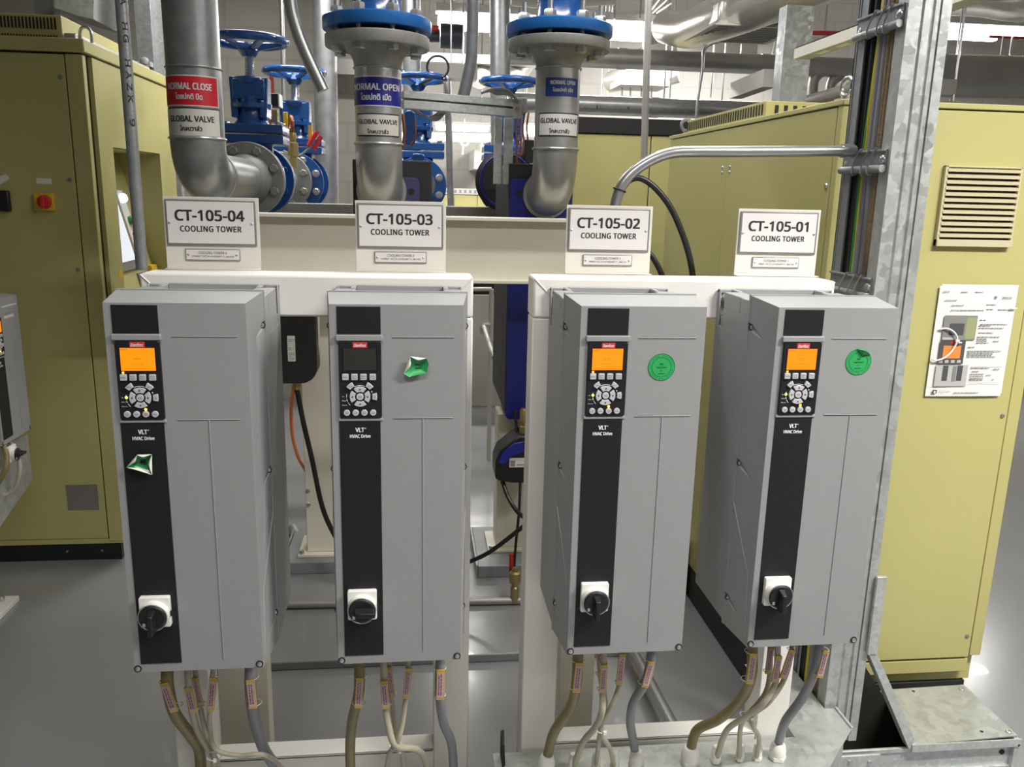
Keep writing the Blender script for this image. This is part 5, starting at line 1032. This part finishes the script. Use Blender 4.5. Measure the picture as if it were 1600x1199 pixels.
for k, (x0, x1) in enumerate(((1273, 1272), (1308, 1300))):
    tubething('elbow_pipe', ('left' if k == 0 else 'right') + ' dull elbow branching down from the big upper pipe right of the galvanised post', 'fardull', [(x0+20, 108, 6.0), (x0+4, 118, 6.0), (x1-2, 135, 6.0), (x1-4, 190, 6.0)], 16, 'pipe')
tubething('sloping_pipe', 'dull pipe sloping up to the right behind the right cabinet', 'fardull', [(1235, 165, 5.0), (1290, 150, 4.8), (1335, 136, 4.6)], 18, 'pipe')
# fluorescent fittings in view
def fitting(lab, x0, x1, y, Y, hpx=14, top=9):
    a, b_ = at(x0, y, Y), at(x1, y+(x1-x0)*.023, Y); r = hpx/2*mpp((x0+x1)/2, y, Y); t = thing('ceiling_light', lab, 'light', a.lerp(b_, .5), 0, 'fluorescent fittings of the hall')
    MB().box(a.x-.02, Y-r*1.1, a.z+r*.8, b_.x+.02, Y+r*1.1, a.z+r*.8+top*mpp(x0, y, Y)).build('housing', 'lamp', t, bevel=.006)
    MB().rrect(a.x, a.z-r, b_.x, a.z+r*.8, r*.6, Y-r, Y+r).build('lit_tube', 'tube', t)
    for q in (.15, .85): c = a.lerp(b_, q); MB().cyl((c.x, Y, a.z+r), (c.x, Y, 4.3), .006, seg=8).build('hanger', 'conduit', t)
fitting('bright fluorescent fitting between the middle and right riser pipes', 684, 836, 31, 7.0, 26, 12)
fitting('bright fluorescent fitting right of the rightmost riser pipe', 930, 1062, 45, 7.0, 27, 12)
fitting('long bright fluorescent fitting at the upper right edge', 1478, 1640, 43, 7.0, 13, 6)
fitting('smaller fluorescent fitting just below the long one at the upper right', 1476, 1556, 56, 8.6, 9, 3)
fitting('fluorescent fitting low in front of the far wall between the riser pipes', 681, 764, 198, 8.5, 10, 4)
fitting('small fluorescent fitting showing left of the rightmost riser pipe, the upper one', 818, 842, 158, 8.0, 12, 3)
fitting('small fluorescent fitting showing left of the rightmost riser pipe, the lower one', 812, 842, 203, 8.4, 18, 3)
fitting('small fluorescent fitting left of the galvanised post', 1204, 1234, 51, 8.0, 8, 3)
# unseen fittings above and behind the viewer, some for lamps added as fill
for i, (p, rz, e, sp) in enumerate(FIX):
    lab = ['on the right above the drives', 'added as fill behind the viewer to the right', 'above the right walkway', 'above the gate valves', 'above the black topped cabinets', 'added as fill above the skid beam', 'added as fill above the left drives'][i]
    t = thing('ceiling_light', 'fluorescent ceiling fitting ' + lab + ', outside the view', 'light', p, R(rz), 'fluorescent fittings above the view')
    MB().box(-.65, -.06, -.06, .65, .06, 0).build('housing', 'lamp', t, local=True)
    MB().cyl((-.5, 0, 0), (-.5, 0, 4.3-p[2]), .005, seg=8).build('hanger', 'conduit', t, local=True); MB().cyl((.5, 0, 0), (.5, 0, 4.3-p[2]), .005, seg=8).build('hanger', 'conduit', t, local=True)
# foil wrapped ducts
def foil(nm, lab, pts, r, seg=30):
    P = [at(*p) for p in pts]; t = thing(nm, lab, 'duct', P[0])
    MB().tube(P, r, seg).build('foil_wrap', 'foil', t); return t, P
t, P = foil('foil_duct', 'thick foil wrapped round duct sweeping to the upper right', [(1040, 42, 5.9), (1075, 46, 5.6), (1110, 34, 5.3), (1160, 14, 5.0), (1230, -16, 4.7), (1330, -60, 4.3)], lambda q: .105+.05*q)
c = at(1150, 42, 5.2)
MB().box(c.x-.20, c.y-.25, c.z-.03, c.x+.22, c.y+.2, c.z+.10).build('outlet_box', 'foil', t, bevel=.02)
a0, a1 = at(1098, 62, 5.0), at(1206, 48, 5.0); MB().hexa([(c.x-.24, c.y-.30, c.z-.05), (c.x+.30, c.y-.30, c.z-.05), (c.x+.30, c.y+.25, c.z-.05), (c.x-.24, c.y+.25, c.z-.05), (c.x-.20, c.y-.26, c.z-.028), (c.x+.26, c.y-.26, c.z-.028), (c.x+.26, c.y+.2, c.z-.028), (c.x-.20, c.y+.2, c.z-.028)]).build('air_grille', 'duct', t)
gl = MB()
for k in range(9): gl.box(c.x-.2, c.y-.26+k*.055, c.z-.053, c.x+.26, c.y-.235+k*.055, c.z-.0495)
gl.build('grille_slats', 'papr', t)
t, P = foil('foil_duct', 'foil wrapped duct with a tilted air outlet above the lower silver pipe', [(955, 128, 7.6), (985, 122, 7.4), (1020, 122, 7.3), (1060, 112, 7.2)], .09, 24)
c = at(998, 134, 7.2); MB().box(c.x-.20, c.y-.15, c.z-.02, c.x+.22, c.y+.2, c.z+.03).build('air_outlet', 'duct', t, bevel=.006)
for x in (972, 985, 1002, 1018): tubething('hanger_rod', 'thin rod below the tilted air outlet', 'conduit', [(x, 134, 7.2), (x-.5, 158, 7.2)], 2.5, 'rod', 'rods below the tilted air outlet', False, 6)
t, P = foil('foil_duct', 'foil wrapped duct at the upper right corner', [(1475, 8, 6.4), (1530, 3, 6.2), (1600, 4, 6.0), (1700, -10, 5.8)], lambda q: .07+.09*q)
t = thing('air_duct', 'pale rectangular duct high behind the foil duct', 'duct', at(1100, 75, 7.6)); a, b_ = at(1020, 84, 7.4), at(1185, 68, 7.4); MB().box(a.x, 7.4, a.z, b_.x, 8.2, b_.z).build('duct_body', 'duct', t, bevel=.01)
t = thing('air_duct', 'silver conical duct end above the big upper pipe', 'duct', at(1035, 75, 6.8)); MB().tube([at(1010, 78, 6.8), at(1045, 70, 6.8)], lambda q: .10+.09*q, 24, smooth=False).build('duct_body', 'foil', t)
for x0, x1, lab in ((752, 800, 'pale sloping duct behind the dark hanging conduit'), (805, 842, 'pale sloping duct left of the rightmost riser pipe')):
    t = thing('air_duct', lab, 'duct', at(x0, 100, 7.8)); MB().tube([at(x0-6, 122, 7.6), at((x0+x1)/2, 92, 7.9), at(x1, 66, 8.2)], .10, 20).build('duct_body', 'duct', t)
tubething('round_duct', 'pale round duct end above the right blue flange, at the upper edge', 'duct', [(800, -14, 6.0), (835, -10, 6.0), (960, -14, 6.0)], 42, 'duct', None, False, 28)
hp = thing('service_beam', 'grey service beam across the hall behind the middle riser pipe', 'beam', at(560, 105, 6.0)); a, b_ = at(500, 116, 6.0), at(745, 97, 6.0); MB().box(a.x, 5.95, a.z, b_.x, 6.1, a.z+.095).build('beam', 'fardull', hp)
hp = thing('service_beam', 'pale service beam below the fittings between the riser pipes', 'beam', at(700, 90, 7.5)); a, b_ = at(640, 96, 7.5), at(850, 84, 7.5); MB().box(a.x, 7.45, a.z, b_.x, 7.6, a.z+.07).build('beam', 'duct', hp)
t = thing('pump_motor', 'dark motor with a red end hanging between the middle riser pipe and the hanging conduit', 'motor', at(700, 60, 6.4))
MB().cyl(at(688, 56, 6.4), at(722, 58, 6.4), .085, seg=28).build('motor_body', 'motor', t); MB().cyl(at(668, 58, 6.4), at(687, 58, 6.4), .035, seg=20).build('shaft_housing', 'motor', t); MB().cyl(at(671, 44, 6.4), at(686, 45, 6.4), .022, seg=16).build('red_cap', 'red', t)
tubething('vertical_pipe', 'short thick grey pipe below the dark hanging motor', 'pipe', [(699, 110, 6.4), (700, 143, 6.4), (704, 300, 6.4), (716, 640, 6.4)], 11, 'pipe', None, False)
# hanger rods
for x, y0, y1, Y in ((1037, 50, 183, 6.6), (1046, 58, 184, 6.4), (1111, 88, 152, 6.3), (1128, 120, 160, 6.6), (1158, 45, 90, 6.8), (1243, 20, 130, 8.8), (961, -40, 30, 6.9), (1001, -60, 30, 6.9), (940, 110, 150, 8.2), (950, 110, 152, 8.2), (1288, 5, 60, 9.0), (1490, 60, 158, 4.9), (1486, 60, 158, 5.5), (1562, 58, 100, 8.0), (1576, 58, 100, 7.0), (671, -30, 25, 7.3), (706, 5, 120, 6.2), (724, 40, 118, 6.9)):
    b_ = at(x-.012*(y1-y0), y1, Y); tag(MB().cyl(b_, (b_.x, b_.y, 4.3), (1.3 if Y > 5 else 2)*mpp(x, y1, Y), seg=6).build('hanger_rod', 'conduit'), 'thin metal rod hanging from the hall ceiling', 'rod', 'thin hanger rods of the hall')
tubething('bent_conduit', 'thin bent conduit from the air duct down to the black topped cabinets', 'conduit', [(1142, 62, 5.6), (1112, 68, 5.6), (1100, 80, 5.6), (1097, 110, 5.6), (1091, 150, 5.6), (1088, 184, 5.6), (1085, 230, 5.6)], 5, 'conduit')
tubething('bent_conduit', 'thin white bent conduit left of the galvanised post', 'white', [(1232, 28, 6.2), (1222, 20, 6.2), (1217, 40, 6.2), (1208, 85, 6.2)], 4, 'conduit')
for k, (x0, y0, x1, y1) in enumerate(((1016, 18, 1034, -6), (1020, 20, 1046, -4), (1026, 20, 1050, 4))): tubething('thin_conduit', 'thin white conduit slanting above the right fluorescent fitting', 'white', [(x0, y0, 6.9), (x1, y1, 6.5)], 3, 'conduit', 'slanting white conduits', False, 6)
# galvanised posts and receding tray
p, q = at(1222, 100, 3.75), at(1265, 100, 3.75)
t = thing('galvanised_post', 'flat galvanised post rising behind the right yellow cabinet', 'post', ((p.x+q.x)/2, 3.75, 0)); MB().box(p.x, 3.75, 0, q.x, 3.756, at(1240, 0, 3.75).z-.02).build('web', 'galv', t); MB().box(p.x, 3.756, 0, p.x+.004, 3.83, at(1240, 0, 3.75).z-.02).build('side_flange', 'galvd', t)
tX = at(1338, 52, 2.7).x
t = thing('receding_tray', 'white galvanised cable tray running back from the cable ladder', 'cable tray', (tX, 3.0, at(1338, 52, 2.7).z))
zT = at(1338, 52, 2.7).z; y1 = atx(1240, 92, tX).y
MB().box(tX, 1.98, zT-.012, tX+.004, y1, zT+.026).box(tX, 1.98, zT+.023, tX+.02, y1, zT+.026).build('side_rail', 'duct', t)
MB().box(tX+.004, 1.98, zT-.012, tX+.06, y1, zT-.010).build('tray_floor', 'galvd', t); sl = MB()
for k in range(8):
    if 2.58+k*.15 < y1: sl.box(tX+.02, 2.5+k*.15, zT-.0125, tX+.045, 2.58+k*.15, zT-.0121)
sl.build('tray_slots', 'duct', t)
for lab, x0, x1, Y, m, y1_ in (('dark galvanised post behind the thin conduit at the upper left', 208, 234, 4.9, 'galvd', 104), ('bright galvanised post left of the red labelled riser pipe', 236, 265, 4.95, 'galvs', 116)):
    a, b_ = at(x0, 0, Y), at(x1, 0, Y); t = thing('galvanised_post', lab, 'post', (a.x, Y, 0)); MB().box(a.x, Y, 0, b_.x, Y+.05, 4.29).build('post', m, t, bevel=.002)
MB_ = thing('pipe_bracket', 'small round fitting at the foot of the dark galvanised post', 'bracket', at(226, 95, 4.85)); MB().rev(at(226, 96, 4.86), (0, -1, 0), [(0, .022), (.01, .022), (.015, .012)], 18).box(at(216, 104, 4.87).x, 4.85, at(216, 104, 4.87).z, at(236, 90, 4.87).x, 4.90, at(236, 97, 4.87).z).build('fitting', 'galvs', MB_)
t = thing('wall_duct', 'galvanised sheet duct above the left yellow cabinet', 'duct', at(110, 10, 4.9)); MB().prism([at(85, 12, 4.9), at(85, -30, 4.9), at(147, -30, 4.9), at(146, 30, 4.9), at(120, 24, 4.9)], (0, .4, 0)).build('duct_body', 'galv', t)
t = thing('wall_post', 'dark grey post above the left yellow cabinet', 'post', at(62, 10, 5.2)); a, b_ = at(52, 0, 5.2), at(82, 0, 5.2); MB().box(a.x, 5.2, 0, b_.x, 5.3, 4.29).build('post', 'galvd', t)
# white panels and hook on the far wall
for x0, y0, x1, y1, lab in ((626, 235, 666, 262, 'white board on the far wall left of the hanging hook'), (741, 233, 775, 264, 'white board on the far wall right of the hanging hook')):
    a, b_ = at(x0, y1, 9.0), at(x1, y0, 9.0); t = thing('wall_board', lab, 'board', (a.x, 9.0, a.z)); MB().box(a.x, 8.98, a.z, b_.x, 9.99, b_.z).build('board', 'white', t)
t = thing('hanging_hook', 'small white hook hanging from the pale pipe by the far wall', 'hook', at(724, 236, 8.7)); MB().torus(at(726, 222, 8.7), (0, 1, 0), .035, .010, 20, 8).cyl(at(724, 226, 8.7), at(723, 241, 8.7), .008, seg=8).cyl(at(726, 186, 8.7), at(726, 218, 8.7), .004, seg=6).build('hook', 'white', t)
for x in (671, 752): tubething('pipe_hanger', ('left' if x < 700 else 'right') + ' grey stub below the pale pipe by the far wall', 'fardull', [(x, 218, 8.8), (x+1, 235, 8.8), (x-1, 248, 8.8), (x-8, 255, 8.8)] if x > 700 else [(x, 218, 8.8), (x+2, 248, 8.8)], 5, 'pipe', None, False, 8)
tubething('red_pipe', 'short red pipe between the handwheels of the two gate valves', 'redp', [(424, 118, 6.15), (424.5, 134, 6.15), (425, 150, 6.15)], 6, 'pipe', None, False)
t = thing('pale_beam', 'pale beam end right of the galvanised post above the side of the right cabinet', 'beam', at(1180, 130, 5.4)); bar_ = bar(MB(), at(1150, 142, 5.6), at(1203, 122, 5.0), .04, .05); bar_.build('beam', 'duct', t)
t = thing('bracket_arm', 'pale bracket at the lower left of the very big pipe, upper right', 'bracket', at(1480, 135, 4.8)); a, b_ = at(1466, 146, 4.8), at(1497, 124, 4.8); MB().box(a.x, 4.8, a.z, b_.x, 4.85, b_.z).build('bracket', 'duct', t, bevel=.003)

t = thing('equipment_base', 'low pale grey equipment housing seen under the skid beam left of the blue heat exchanger', 'equipment', (.5, 6.0, 0))
MB().box(.10, 5.95, 0, .98, 6.15, .83).build('housing', 'duct', t, bevel=.004); MB().box(.10, 5.955, .831, .98, 6.15, .93).build('dark_band', 'seam', t)
t = thing('guard_rail', 'pale tube guard rail in front of the low grey housing', 'rail', (.48, 4.6, .03))
g = lambda x, y: at(x, y, 4.6)
MB().tube([g(720, 452), g(768, 452)], .011, 10, smooth=False).build('rail_tube', 'duct', t); x_ = g(768, 452); MB().tube([(x_.x, 4.6, .03), (x_.x, 4.6, x_.z)], .013, 10, smooth=False).build('rail_post', 'duct', t)
MB().tube([g(754, 522), g(753, 512), g(757, 508), g(768, 507)], .013, 10).build('rail_tube', 'duct', t); MB().tube([g(756, 510), at(772, 560, 4.0)], .012, 10, smooth=False).build('rail_tube', 'duct', t)
